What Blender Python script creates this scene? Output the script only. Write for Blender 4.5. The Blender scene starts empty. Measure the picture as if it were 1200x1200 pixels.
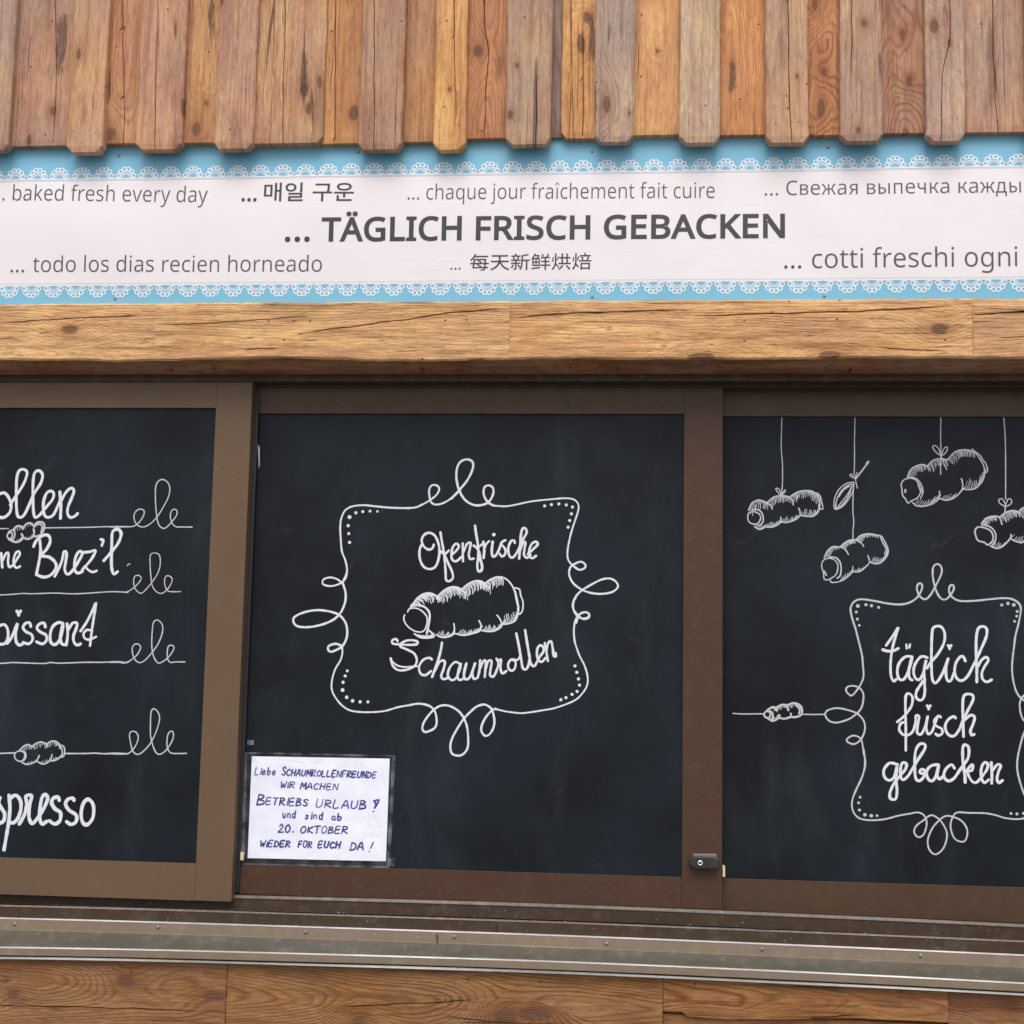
import bpy, bmesh, math, random
from mathutils import Vector, Matrix, noise

random.seed(7)
S = bpy.context.scene
COL = S.collection

# ------------------------------------------------------------------ camera
F = 1727.0                      # focal length in photo pixels (photo 1200 wide)
AX = Vector((0.99559186, 0.00763217, -0.09348052))   # wall axes seen from the camera
AY = Vector((0.09185137, 0.1223374, 0.98822917))
AZ = Vector((0.01897849, -0.99245922, 0.12109709))
DIST, EYE = 3.106, 1.55
cd = bpy.data.cameras.new('camera'); cam = bpy.data.objects.new('camera', cd); COL.objects.link(cam)
cd.sensor_width = 36; cd.lens = F / 1200 * 36; cd.clip_start = 0.05; cd.clip_end = 800
rx = Vector((AX.x, AY.x, AZ.x)); ry = -Vector((AX.y, AY.y, AZ.y)); rz = -Vector((AX.z, AY.z, AZ.z))
M = Matrix((rx, ry, rz)).transposed().to_4x4()
M.translation = (0, -DIST, EYE)
cam.matrix_world = M
S.camera = cam

def P(px, py, y=0.0):
    """world x, z where the sight line of photo pixel px,py meets the wall layer at depth y"""
    r = Vector((px - 600, py - 600, F))
    w = (AX.dot(r), AY.dot(r), AZ.dot(r))
    t = (DIST + y) / w[1]
    return w[0] * t, EYE + w[2] * t

# ------------------------------------------------------------------ sky, sun, exposure
SUN_EL, SUN_AZ = math.radians(56), math.radians(-4)
w = bpy.data.worlds.new('World'); S.world = w; w.use_nodes = True
wn = w.node_tree; bg = wn.nodes['Background']
sky = wn.nodes.new('ShaderNodeTexSky'); sky.sky_type = 'NISHITA'; sky.sun_disc = False
sky.sun_elevation = SUN_EL; sky.sun_rotation = math.radians(180) + SUN_AZ
sky.air_density = 1.0; sky.dust_density = 4.0; sky.ozone_density = 1.0
sat = wn.nodes.new('ShaderNodeHueSaturation'); sat.inputs['Saturation'].default_value = 0.45
wn.links.new(sky.outputs[0], sat.inputs['Color']); wn.links.new(sat.outputs[0], bg.inputs[0])
bg.inputs[1].default_value = 0.138
sl = bpy.data.lights.new('sun', 'SUN'); sl.energy = 1.15; sl.angle = math.radians(38); sl.color = (1, 0.96, 0.9)
so = bpy.data.objects.new('sun', sl); COL.objects.link(so)
so.rotation_euler = (math.radians(90) - SUN_EL, 0, SUN_AZ)
S.view_settings.view_transform = 'Standard'; S.view_settings.look = 'None'
S.view_settings.exposure = 0.43; S.view_settings.gamma = 1.0
S.view_settings.use_curve_mapping = False

# ------------------------------------------------------------------ helpers
def lin(c):
    return tuple(((v / 255) / 12.92 if v <= 10 else (((v / 255) + .055) / 1.055) ** 2.4) for v in c)

def thing(name, label, cat, loc=(0, 0, 0)):
    o = bpy.data.objects.new(name, None); COL.objects.link(o)
    o.empty_display_size = 0.1
    o.location = loc; o['label'] = label; o['category'] = cat
    return o

def link(name, verts, faces, mat, parent, origin=None, smooth=False):
    """verts in world space -> one mesh object with its own origin, child of parent"""
    if origin is None:
        n = len(verts)
        origin = (sum(v[0] for v in verts) / n, sum(v[1] for v in verts) / n, sum(v[2] for v in verts) / n)
    me = bpy.data.meshes.new(name)
    ox, oy, oz = origin
    me.from_pydata([(v[0] - ox, v[1] - oy, v[2] - oz) for v in verts], [], faces)
    me.update()
    if smooth:
        me.polygons.foreach_set('use_smooth', [True] * len(me.polygons))
    me.materials.append(mat)
    o = bpy.data.objects.new(name, me); COL.objects.link(o)
    p = Vector(origin)
    q = parent
    if parent is not None:
        o.parent = parent
        while q is not None:
            p = p - Vector(q.location); q = q.parent
    o.location = p
    return o

def prism(name, poly, y0, y1, mat, parent, bevel=0.0, seg=2):
    """extrude an x,z outline from y0 (front) to y1 (back)"""
    bm = bmesh.new()
    cx = sum(p[0] for p in poly) / len(poly); cz = sum(p[1] for p in poly) / len(poly)
    a = [bm.verts.new((p[0] - cx, 0, p[1] - cz)) for p in poly]
    b = [bm.verts.new((p[0] - cx, y1 - y0, p[1] - cz)) for p in poly]
    n = len(poly)
    bm.faces.new(a); bm.faces.new(b[::-1])
    for i in range(n):
        bm.faces.new((a[i], b[i], b[(i + 1) % n], a[(i + 1) % n]))
    bmesh.ops.recalc_face_normals(bm, faces=bm.faces)
    if bevel:
        bmesh.ops.bevel(bm, geom=list(bm.edges), offset=bevel, segments=seg, affect='EDGES', profile=0.5)
    vs = [(v.co.x + cx, v.co.y + y0, v.co.z + cz) for v in bm.verts]
    bm.verts.index_update()
    fs = [[v.index for v in f.verts] for f in bm.faces]
    bm.free()
    return link(name, vs, fs, mat, parent, (cx, y0, cz))

def rect(x0, x1, z0, z1):
    return [(x0, z0), (x1, z0), (x1, z1), (x0, z1)]

# ------------------------------------------------------------------ materials
def new_mat(name):
    m = bpy.data.materials.new(name); m.use_nodes = True
    nt = m.node_tree
    return m, nt, nt.nodes['Principled BSDF']

class NT:
    def __init__(s, nt): s.nt = nt
    def n(s, t, **kw):
        nd = s.nt.nodes.new(t)
        for k, v in kw.items(): setattr(nd, k, v)
        return nd
    def put(s, sock, v):
        if isinstance(v, bpy.types.NodeSocket): s.nt.links.new(v, sock)
        else: sock.default_value = v
    def m(s, op, a, b=0.0, c=None, clamp=False):
        nd = s.n('ShaderNodeMath', operation=op, use_clamp=clamp)
        s.put(nd.inputs[0], a); s.put(nd.inputs[1], b)
        if c is not None: s.put(nd.inputs[2], c)
        return nd.outputs[0]
    def xyz(s, x, y, z):
        nd = s.n('ShaderNodeCombineXYZ'); s.put(nd.inputs[0], x); s.put(nd.inputs[1], y); s.put(nd.inputs[2], z)
        return nd.outputs[0]
    def noise(s, vec, scale=1.0, detail=2.0, rough=0.5, dist=0.0):
        nd = s.n('ShaderNodeTexNoise'); s.put(nd.inputs['Vector'], vec)
        nd.inputs['Scale'].default_value = scale; nd.inputs['Detail'].default_value = detail
        nd.inputs['Roughness'].default_value = rough; nd.inputs['Distortion'].default_value = dist
        return nd.outputs[0]
    def ramp(s, fac, stops):
        nd = s.n('ShaderNodeValToRGB'); s.put(nd.inputs[0], fac)
        el = nd.color_ramp.elements
        while len(el) < len(stops): el.new(0.5)
        for e, (p, v) in zip(el, stops):
            e.position = p; e.color = (v, v, v, 1) if not isinstance(v, tuple) else (*v[:3], 1)
        return nd.outputs[0]
    def step(s, v, a, b):
        nd = s.n('ShaderNodeMapRange', interpolation_type='SMOOTHSTEP'); s.put(nd.inputs[0], v)
        nd.inputs[1].default_value = a; nd.inputs[2].default_value = b
        return nd.outputs[0]
    def mix(s, f, a, b, mode='MIX'):
        nd = s.n('ShaderNodeMix', data_type='RGBA', blend_type=mode); nd.clamp_factor = True
        s.put(nd.inputs[0], f); s.put(nd.inputs[6], a); s.put(nd.inputs[7], b)
        return nd.outputs[2]
    def bump(s, h, dist, strength=1.0, normal=None):
        nd = s.n('ShaderNodeBump'); s.put(nd.inputs['Height'], h)
        nd.inputs['Distance'].default_value = dist; nd.inputs['Strength'].default_value = strength
        if normal is not None: s.put(nd.inputs['Normal'], normal)
        return nd.outputs[0]

def wood_material(name, vertical, hewn):
    """old spruce planks: growth rings cut as arches, knots that bend them, fibres, checks, weather grey"""
    m, nt, bs = new_mat(name); g = NT(nt)
    tc = g.n('ShaderNodeTexCoord'); sp = g.n('ShaderNodeSeparateXYZ'); nt.links.new(tc.outputs['Object'], sp.inputs[0])
    X, Y, Z = sp.outputs
    u, v = (X, Z) if vertical else (Z, X)
    oi = g.n('ShaderNodeObjectInfo')
    def att(a):
        nd = g.n('ShaderNodeAttribute', attribute_type='OBJECT', attribute_name=a); return nd.outputs['Fac']
    seed, ringk, grey = att('seed'), att('ringk'), att('grey')
    def att3(a):
        nd = g.n('ShaderNodeAttribute', attribute_type='OBJECT', attribute_name=a)
        q = g.n('ShaderNodeSeparateXYZ'); nt.links.new(nd.outputs['Vector'], q.inputs[0]); return q.outputs
    vo = g.m('MULTIPLY_ADD', seed, 37.0, v)
    uo = g.m('MULTIPLY_ADD', seed, 11.3, u)
    base = g.xyz(uo, Y, vo)
    warp = g.noise(g.xyz(g.m('MULTIPLY', uo, 9.0), g.m('MULTIPLY', Y, 6.0), g.m('MULTIPLY', vo, 2.2)), 1, 3)
    warp2 = g.noise(g.xyz(g.m('MULTIPLY', uo, 30.0), g.m('MULTIPLY', Y, 20.0), g.m('MULTIPLY', vo, 7.0)), 1, 2)
    # knots
    vk = g.n('ShaderNodeTexVoronoi', feature='F1', voronoi_dimensions='2D')
    kv = g.xyz(g.m('MULTIPLY_ADD', warp, 0.12, g.m('MULTIPLY', uo, 8.5)), g.m('MULTIPLY_ADD', warp2, 0.10, g.m('MULTIPLY', vo, 3.4)), 0.0)
    nt.links.new(kv, vk.inputs['Vector']); vk.inputs['Scale'].default_value = 1.0
    kd = vk.outputs['Distance']; ks = g.n('ShaderNodeSeparateColor'); nt.links.new(vk.outputs['Color'], ks.inputs[0])
    on = g.m('GREATER_THAN', ks.outputs[0], 0.72)
    size = g.m('MULTIPLY_ADD', g.m('POWER', ks.outputs[1], 1.6), 0.10, 0.035)
    kd2 = g.m('DIVIDE', kd, size)
    core = g.m('MULTIPLY', on, g.m('SUBTRACT', 1.0, g.step(kd2, 0.75, 1.1)))
    halo = g.m('MULTIPLY', on, g.m('SUBTRACT', 1.0, g.step(kd2, 0.8, 3.2)))
    bulge = g.m('MULTIPLY', on, g.m('EXPONENT', g.m('MULTIPLY', g.m('POWER', g.m('DIVIDE', kd, 0.28), 2.0), -1.0)))
    # knots that sit at a chosen place of this very plank
    for kn in ('knot_a', 'knot_b'):
        kx, kz, kr = att3(kn)
        ex = g.m('SUBTRACT', u, kx); ez = g.m('MULTIPLY', g.m('SUBTRACT', v, kz), 0.62)
        ex = g.m('MULTIPLY_ADD', g.m('SUBTRACT', warp2, 0.5), 0.006, ex); ez = g.m('MULTIPLY_ADD', g.m('SUBTRACT', warp, 0.5), 0.008, ez)
        e2 = g.m('DIVIDE', g.m('SQRT', g.m('ADD', g.m('MULTIPLY', ex, ex), g.m('MULTIPLY', ez, ez))), g.m('MAXIMUM', kr, 0.00001))
        has = g.m('GREATER_THAN', kr, 0.0005)
        core = g.m('MAXIMUM', core, g.m('MULTIPLY', has, g.m('SUBTRACT', 1.0, g.step(g.m('MULTIPLY_ADD', g.m('SUBTRACT', warp2, 0.5), 1.3, e2), 0.55, 1.2))))
        halo = g.m('MAXIMUM', halo, g.m('MULTIPLY', has, g.m('SUBTRACT', 1.0, g.step(e2, 0.8, 3.0))))
        bulge = g.m('ADD', bulge, g.m('MULTIPLY', g.m('MULTIPLY', has, g.m('MULTIPLY', kr, 75.0)), g.m('EXPONENT', g.m('MULTIPLY', g.m('POWER', g.m('DIVIDE', e2, 3.6), 2.0), -1.0))))
        kd2 = g.m('MINIMUM', kd2, g.m('ADD', e2, g.m('MULTIPLY', g.m('SUBTRACT', 1.0, has), 99.0)))
    sx, sz, sr = att3('bark')
    bx_ = g.m('SUBTRACT', u, sx); bz_ = g.m('MULTIPLY', g.m('SUBTRACT', v, sz), 0.16)
    bx_ = g.m('MULTIPLY_ADD', g.m('SUBTRACT', warp, 0.5), 0.030, bx_); bx_ = g.m('MULTIPLY_ADD', g.m('SUBTRACT', warp2, 0.5), 0.010, bx_)
    b2 = g.m('DIVIDE', g.m('SQRT', g.m('ADD', g.m('MULTIPLY', bx_, bx_), g.m('MULTIPLY', bz_, bz_))), g.m('MAXIMUM', sr, 0.00001))
    rag = g.noise(g.xyz(g.m('MULTIPLY', uo, 160.0), Y, g.m('MULTIPLY', vo, 26.0)), 1, 5, 0.75, 0.6)
    b2 = g.m('MULTIPLY_ADD', g.m('SUBTRACT', rag, 0.5), 3.2, b2)
    bark = g.m('MULTIPLY', g.m('GREATER_THAN', sr, 0.0005), g.m('SUBTRACT', 1.0, g.step(b2, 0.55, 1.15)))
    # rings
    pith, slope, _unused = att3('cut')
    du = g.m('SUBTRACT', u, pith)
    r = g.m('SQRT', g.m('ADD', g.m('MULTIPLY', du, du), g.m('MULTIPLY_ADD', g.m('FRACT', g.m('MULTIPLY', seed, 53.1)), 0.0016, 0.0002)))
    r = g.m('ADD', r, g.m('MULTIPLY', slope, v))
    r = g.m('MULTIPLY_ADD', warp, 0.034, r); r = g.m('MULTIPLY_ADD', warp2, 0.004, r)
    r = g.m('MULTIPLY_ADD', bulge, 0.030, r)
    ring = g.m('FRACT', g.m('MULTIPLY', r, 190.0))
    band = g.noise(g.xyz(g.m('MULTIPLY', r, 60.0), 0.0, g.m('MULTIPLY', vo, 0.4)), 1, 2)
    rp = g.ramp(ring, [(0.0, 0.72), (0.12, 0.97), (0.55, 0.9), (0.86, 0.42), (1.0, 0.72)])
    kring = g.m('FRACT', g.m('MULTIPLY', kd2, 3.2)); 
    # fibres, broad tone, checks, grime
    fib = g.noise(g.xyz(g.m('MULTIPLY', uo, 420.0), Y, g.m('MULTIPLY', vo, 9.0)), 1, 3, 0.6)
    fib2 = g.noise(g.xyz(g.m('MULTIPLY', uo, 95.0), Y, g.m('MULTIPLY', vo, 2.5)), 1, 4, 0.6)
    tone = g.noise(g.xyz(g.m('MULTIPLY', uo, 14.0), Y, g.m('MULTIPLY', vo, 4.5)), 1, 4, 0.6)
    tone2 = g.noise(base, 5.0, 4, 0.6)
    ck = g.noise(g.xyz(g.m('MULTIPLY_ADD', warp, 0.5, g.m('MULTIPLY', uo, 30.0)), Y, g.m('MULTIPLY', vo, 0.9)), 1, 1)
    ckl = g.m('SUBTRACT', 1.0, g.step(g.m('ABSOLUTE', g.m('SUBTRACT', ck, 0.5)), 0.003, 0.012))
    ckm = g.step(g.noise(g.xyz(g.m('MULTIPLY', uo, 18.0), Y, g.m('MULTIPLY', vo, 3.5)), 1, 2), 0.56, 0.66)
    check = g.m('MULTIPLY', ckl, ckm)
    dash = g.noise(g.xyz(g.m('MULTIPLY', uo, 150.0), g.m('MULTIPLY', Y, 60.0), g.m('MULTIPLY', vo, 14.0)), 1, 3, 0.65)
    dlo = 0.69 if not hewn else 0.62
    dashm = g.m('MULTIPLY', g.step(dash, dlo, dlo + 0.06), g.step(tone, 0.36, 0.56))
    vh = g.n('ShaderNodeTexVoronoi', feature='F1', voronoi_dimensions='2D'); vh.inputs['Scale'].default_value = 24
    nt.links.new(g.xyz(uo, vo, 0.0), vh.inputs['Vector'])
    hs = g.n('ShaderNodeSeparateColor'); nt.links.new(vh.outputs['Color'], hs.inputs[0])
    hole = g.m('MULTIPLY', g.m('GREATER_THAN', hs.outputs[0], 0.93), g.m('SUBTRACT', 1.0, g.step(vh.outputs['Distance'], 0.025, 0.055)))
    hue = g.noise(g.xyz(g.m('MULTIPLY', uo, 22.0), Y, g.m('MULTIPLY', vo, 6.0)), 1, 3, 0.6)
    oc = g.mix(g.step(hue, 0.38, 0.66), g.mix(1.0, oi.outputs['Color'], (0.98, 0.99, 1.04, 1), 'MULTIPLY'), g.mix(1.0, oi.outputs['Color'], (1.12, 1.20, 1.08, 1), 'MULTIPLY'))
    tint_d = g.mix(1.0, oc, (0.80, 0.66, 0.58, 1), 'MULTIPLY')
    tint_l = g.mix(1.0, oc, (1.16, 1.13, 1.08, 1), 'MULTIPLY')
    c = g.mix(g.step(tone, 0.28, 0.72), tint_d, tint_l)
    c = g.mix(g.m('MULTIPLY', grey, g.step(tone2, 0.35, 0.65)), c, (0.34, 0.27, 0.25, 1))
    ringd = g.m('MULTIPLY', ringk, g.m('SUBTRACT', 1.0, rp))
    c = g.mix(g.m('MULTIPLY', ringd, g.m('MULTIPLY_ADD', g.step(band, 0.35, 0.65), 1.3, 0.75)), c, g.mix(1.0, oc, (0.44, 0.28, 0.21, 1), 'MULTIPLY'))
    c = g.mix(g.m('MULTIPLY', g.step(fib, 0.40, 0.70), 0.42), c, g.mix(1.0, oc, (0.66, 0.55, 0.48, 1), 'MULTIPLY'))
    c = g.mix(g.m('MULTIPLY', g.step(fib2, 0.49, 0.64), 0.58), c, g.mix(1.0, oc, (0.52, 0.38, 0.32, 1), 'MULTIPLY'))
    mot = g.noise(g.xyz(g.m('MULTIPLY', uo, 130.0), Y, g.m('MULTIPLY', vo, 34.0)), 1, 5, 0.7, 0.4)
    c = g.mix(g.m('MULTIPLY', g.step(mot, 0.53, 0.63), 0.46), c, g.mix(1.0, oc, (0.50, 0.40, 0.36, 1), 'MULTIPLY'))
    scr = g.noise(g.xyz(g.m('MULTIPLY', uo, 330.0), Y, g.m('MULTIPLY', vo, 22.0)), 1, 4, 0.75)
    c = g.mix(g.m('MULTIPLY', g.m('MULTIPLY', g.step(scr, 0.57, 0.66), g.step(tone, 0.3, 0.6)), 0.55), c, g.mix(1.0, oc, (0.42, 0.32, 0.28, 1), 'MULTIPLY'))
    c = g.mix(g.m('MULTIPLY', g.m('SUBTRACT', 1.0, g.step(scr, 0.36, 0.44)), 0.30), c, g.mix(1.0, oc, (1.35, 1.35, 1.38, 1), 'MULTIPLY'))
    c = g.mix(g.m('MULTIPLY', g.m('SUBTRACT', 1.0, g.step(mot, 0.34, 0.46)), 0.30), c, g.mix(1.0, oc, (1.30, 1.30, 1.30, 1), 'MULTIPLY'))
    c = g.mix(g.m('MULTIPLY', halo, 0.50), c, g.mix(1.0, oc, (0.56, 0.38, 0.29, 1), 'MULTIPLY'))
    c = g.mix(g.m('MULTIPLY', core, g.m('MULTIPLY_ADD', kring, 0.35, 0.6)), c, (0.115, 0.058, 0.038, 1))
    stain = g.m('MULTIPLY', g.step(g.noise(g.xyz(g.m('MULTIPLY', uo, 20.0), Y, g.m('MULTIPLY', vo, 3.2)), 1, 4, 0.65), 0.57, 0.70), 0.62)
    c = g.mix(stain, c, g.mix(1.0, oc, (0.34, 0.29, 0.31, 1), 'MULTIPLY'))
    c = g.mix(g.m('MULTIPLY', bark, g.m('MULTIPLY_ADD', mot, 0.5, 0.45)), c, (0.055, 0.038, 0.038, 1))
    c = g.mix(g.m('MULTIPLY', check, 0.70), c, (0.085, 0.048, 0.036, 1))
    c = g.mix(g.m('MULTIPLY', dashm, 0.62), c, (0.10, 0.048, 0.028, 1))
    c = g.mix(hole, c, (0.03, 0.018, 0.014, 1))
    hv = g.n('ShaderNodeHueSaturation'); nt.links.new(c, hv.inputs['Color'])
    hv.inputs['Saturation'].default_value = 0.98 if vertical else (0.99 if hewn else 1.06)
    hv.inputs['Value'].default_value = 1.0 if vertical or hewn else 0.94
    nt.links.new(hv.outputs[0], bs.inputs['Base Color'])
    bs.inputs['Roughness'].default_value = 0.72
    bs.inputs['Specular IOR Level'].default_value = 0.25
    h = g.m('MULTIPLY', rp, 0.35)
    h = g.m('MULTIPLY_ADD', fib, 0.35, h); h = g.m('MULTIPLY_ADD', fib2, 0.6, h)
    h = g.m('MULTIPLY_ADD', tone, 0.9, h); h = g.m('MULTIPLY_ADD', mot, 1.3, h); h = g.m('MULTIPLY_ADD', scr, 0.5, h); h = g.m('MULTIPLY_ADD', bark, -0.9, h)
    h = g.m('MULTIPLY_ADD', check, -2.2, h); h = g.m('MULTIPLY_ADD', dashm, -1.0, h); h = g.m('MULTIPLY_ADD', hole, -1.5, h)
    nt.links.new(g.bump(h, 0.0020 if not hewn else 0.0030, 0.9), bs.inputs['Normal'])
    return m

WOOD_V = wood_material('old_spruce_upright', True, False)
WOOD_H = wood_material('old_spruce_level', False, False)
WOOD_B = wood_material('hewn_beam_wood', False, True)

def painted(name, col, rough, spots=0.0, grain=0.15, scale=6.0, metallic=0.0, spot_col=(0.6, 0.57, 0.5, 1), stretch=1.0, spec=0.5):
    m, nt, bs = new_mat(name); g = NT(nt)
    tc = g.n('ShaderNodeTexCoord'); mp = g.n('ShaderNodeMapping'); nt.links.new(tc.outputs['Object'], mp.inputs[0])
    geo = g.n('ShaderNodeNewGeometry')
    mp2 = g.n('ShaderNodeMapping'); nt.links.new(geo.outputs['Position'], mp2.inputs[0]); mp2.inputs['Scale'].default_value = (1 / stretch, 1, 1)
    pos = mp2.outputs[0]
    t = g.noise(pos, scale, 5, 0.62)
    c = g.mix(t, (*[v * (1 - grain) for v in col], 1), (*[min(1, v * (1 + grain)) for v in col], 1))
    if spots:
        sn = g.noise(pos, 260, 2, 0.5); big = g.noise(pos, 9, 3, 0.6)
        sm = g.m('MULTIPLY', g.step(sn, 0.66, 0.74), g.step(big, 0.42, 0.62))
        c = g.mix(g.m('MULTIPLY', sm, spots), c, spot_col)
        dust = g.m('MULTIPLY', g.step(g.noise(pos, 34, 5, 0.7), 0.45, 0.8), 0.18 * spots)
        c = g.mix(dust, c, spot_col)
    nt.links.new(c, bs.inputs['Base Color'])
    bs.inputs['Metallic'].default_value = metallic
    bs.inputs['Specular IOR Level'].default_value = spec
    rn = g.m('MULTIPLY_ADD', g.noise(pos, 22, 4, 0.6), 0.25, rough - 0.12)
    nt.links.new(rn, bs.inputs['Roughness'])
    nt.links.new(g.bump(g.noise(pos, 320, 3, 0.6), 0.0002, 0.5), bs.inputs['Normal'])
    return m

BROWN_L = painted('lighter_brown_aluminium', (0.122, 0.074, 0.043), 0.42, 0.10, 0.16, 3.0, spec=0.28)  # left window frame, lighter brown than the other two
BROWN = painted('brown_coated_aluminium', (0.062, 0.029, 0.016), 0.42, 0.12, 0.22, 3.0, spec=0.28)
BROWN_R = painted('brown_aluminium', (0.066, 0.036, 0.020), 0.42, 0.12, 0.22, 3.0, spec=0.28)
TRACK = painted('brown_track_profile', (0.050, 0.030, 0.019), 0.45, 0.35, 0.2, spec=0.25)
LIP = painted('dusty_skylit_track_edge', (0.17, 0.135, 0.115), 0.40, 0.9, 0.5, 60)  # dusty lip, paled to paint in the sky light along it
FLASH = painted('tan_sheet_metal', (0.20, 0.150, 0.105), 0.38, 0.6, 0.16, 9, 0.15)
APRON = painted('weathered_sheet_metal', (0.092, 0.082, 0.062), 0.36, 0.7, 0.2, 9, 0.2)
EDGE = painted('skylit_metal_edge', (0.50, 0.48, 0.46), 0.35, 0.3, 0.4, 30, 0.4)  # pale colour paints in the sky light that the folds catch
BLACK = painted('black_rubber', (0.012, 0.013, 0.016), 0.5)
DARK = painted('black_plastic', (0.020, 0.021, 0.021), 0.30, 0.3)
ZINC = painted('zinc_screw', (0.26, 0.25, 0.23), 0.40, 0.3, 0.2, 60, 0.7)
RUST = painted('dark_screw', (0.12, 0.10, 0.08), 0.5, 0.3, 0.2, 60, 0.5)
CHROME = painted('polished_lock_face', (0.75, 0.75, 0.74), 0.25, 0.0, 0.05, 60, 0.9)
FELT = painted('cream_felt', (0.62, 0.52, 0.34), 0.85)
FELT_G = painted('pale_grit', (0.50, 0.46, 0.40), 0.9)
BACKING = painted('dark_backing_board', (0.05, 0.04, 0.035), 0.8)
WHITE_PEN = painted('white_chalk_marker', (0.61, 0.63, 0.68), 0.65, 0.0, 0.28, 420)
SOFT_PEN = painted('thin_chalk_line', (0.45, 0.465, 0.49), 0.7, 0.0, 0.4, 420)
INK = painted('blue_pen_ink', (0.035, 0.028, 0.20), 0.6, 0.0, 0.3, 200)
PRINT = painted('dark_grey_print', (0.030, 0.028, 0.036), 0.45, 0.0, 0.04)
PRINT_L = painted('grey_print', (0.070, 0.066, 0.075), 0.45, 0.0, 0.05)
LACE = painted('white_lace_print', (0.74, 0.76, 0.80), 0.45, 0.0, 0.04)

def board_material():
    m, nt, bs = new_mat('chalkboard_black'); g = NT(nt)
    geo = g.n('ShaderNodeNewGeometry'); pos = geo.outputs['Position']
    mp = g.n('ShaderNodeMapping'); nt.links.new(pos, mp.inputs[0]); mp.inputs['Scale'].default_value = (5.0, 1, 1.3)
    streak = g.noise(mp.outputs[0], 1.6, 5, 0.62, 0.6)
    cloud = g.noise(pos, 3.1, 5, 0.6)
    c = g.mix(g.step(cloud, 0.3, 0.75), (0.0058, 0.0072, 0.0095, 1), (0.0130, 0.0185, 0.0265, 1))
    c = g.mix(g.m('MULTIPLY', g.step(streak, 0.5, 0.8), 0.20), c, (0.055, 0.066, 0.078, 1))
    sm = g.m('MULTIPLY', g.step(g.noise(pos, 11, 4, 0.7, 1.2), 0.62, 0.78), 0.10)
    c = g.mix(sm, c, (0.16, 0.17, 0.18, 1))
    nt.links.new(c, bs.inputs['Base Color'])
    nt.links.new(g.m('MULTIPLY_ADD', streak, 0.18, 0.36), bs.inputs['Roughness'])
    bs.inputs['Specular IOR Level'].default_value = 0.14
    nt.links.new(g.bump(g.noise(pos, 260, 3, 0.6), 0.00025, 0.5), bs.inputs['Normal'])
    return m
BOARD = board_material()

def vinyl(name, col, rough=0.38):
    m, nt, bs = new_mat(name); g = NT(nt)
    geo = g.n('ShaderNodeNewGeometry'); pos = geo.outputs['Position']
    mp = g.n('ShaderNodeMapping'); nt.links.new(pos, mp.inputs[0]); mp.inputs['Scale'].default_value = (2.2, 1, 5)
    t = g.noise(mp.outputs[0], 1.5, 4, 0.6, 0.5)
    c = g.mix(t, (*[v * 0.95 for v in col], 1), (*[min(1, v * 1.04) for v in col], 1))
    sp = g.m('MULTIPLY', g.step(g.noise(pos, 120, 2, 0.5), 0.735, 0.78), 0.35)
    c = g.mix(sp, c, (*[v * 0.55 for v in col], 1))
    nt.links.new(c, bs.inputs['Base Color']); bs.inputs['Roughness'].default_value = rough
    bs.inputs['Specular IOR Level'].default_value = 0.35
    nt.links.new(g.bump(t, 0.005, 0.4), bs.inputs['Normal'])
    return m
VINYL_W = vinyl('white_banner_vinyl', (0.74, 0.695, 0.715))
VINYL_B = vinyl('blue_banner_print', (0.175, 0.44, 0.61))

def paper_material():
    m, nt, bs = new_mat('white_paper'); g = NT(nt)
    geo = g.n('ShaderNodeNewGeometry')
    t = g.noise(geo.outputs['Position'], 9, 4, 0.6, 0.8)
    nt.links.new(g.mix(t, (0.72, 0.74, 0.86, 1), (0.80, 0.81, 0.91, 1)), bs.inputs['Base Color'])
    bs.inputs['Roughness'].default_value = 0.6
    nt.links.new(g.bump(t, 0.008, 0.5), bs.inputs['Normal'])
    return m
PAPER = paper_material()

def film_material(name, alpha, col, rough):
    m, nt, bs = new_mat(name)
    bs.inputs['Base Color'].default_value = (*col, 1); bs.inputs['Roughness'].default_value = rough
    g = NT(nt); geo = g.n('ShaderNodeNewGeometry')
    nt.links.new(g.m('MULTIPLY', g.step(g.noise(geo.outputs['Position'], 26, 3, 0.6), 0.3, 0.75), alpha), bs.inputs['Alpha'])
    return m
FILM = film_material('clear_plastic_film', 0.10, (0.55, 0.57, 0.62), 0.15)
SEAM = film_material('welded_film_edge', 0.42, (0.36, 0.37, 0.42), 0.25)
EDGE_SHINE = film_material('edge_highlight_film', 0.55, (0.55, 0.55, 0.55), 0.6)  # pale film for the painted edge highlight

def ground_material():
    m, nt, bs = new_mat('grey_paving'); g = NT(nt)
    geo = g.n('ShaderNodeNewGeometry'); br = g.n('ShaderNodeTexBrick'); nt.links.new(geo.outputs['Position'], br.inputs[0])
    br.inputs['Scale'].default_value = 4; br.inputs['Mortar Size'].default_value = 0.012
    br.inputs['Color1'].default_value = (0.17, 0.16, 0.15, 1); br.inputs['Color2'].default_value = (0.20, 0.19, 0.175, 1)
    br.inputs['Mortar'].default_value = (0.1, 0.095, 0.09, 1)
    c = g.mix(g.noise(geo.outputs['Position'], 2.0, 6, 0.7), br.outputs[0], (0.22, 0.21, 0.19, 1))
    nt.links.new(c, bs.inputs['Base Color']); bs.inputs['Roughness'].default_value = 0.85
    return m
# ------------------------------------------------------------------ ground
g_ = link('ground', [(-300, -300, 0), (300, -300, 0), (300, 300, 0), (-300, 300, 0)], [(0, 1, 2, 3)], ground_material(), None, (0, 0, 0))
g_['kind'] = 'structure'

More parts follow.
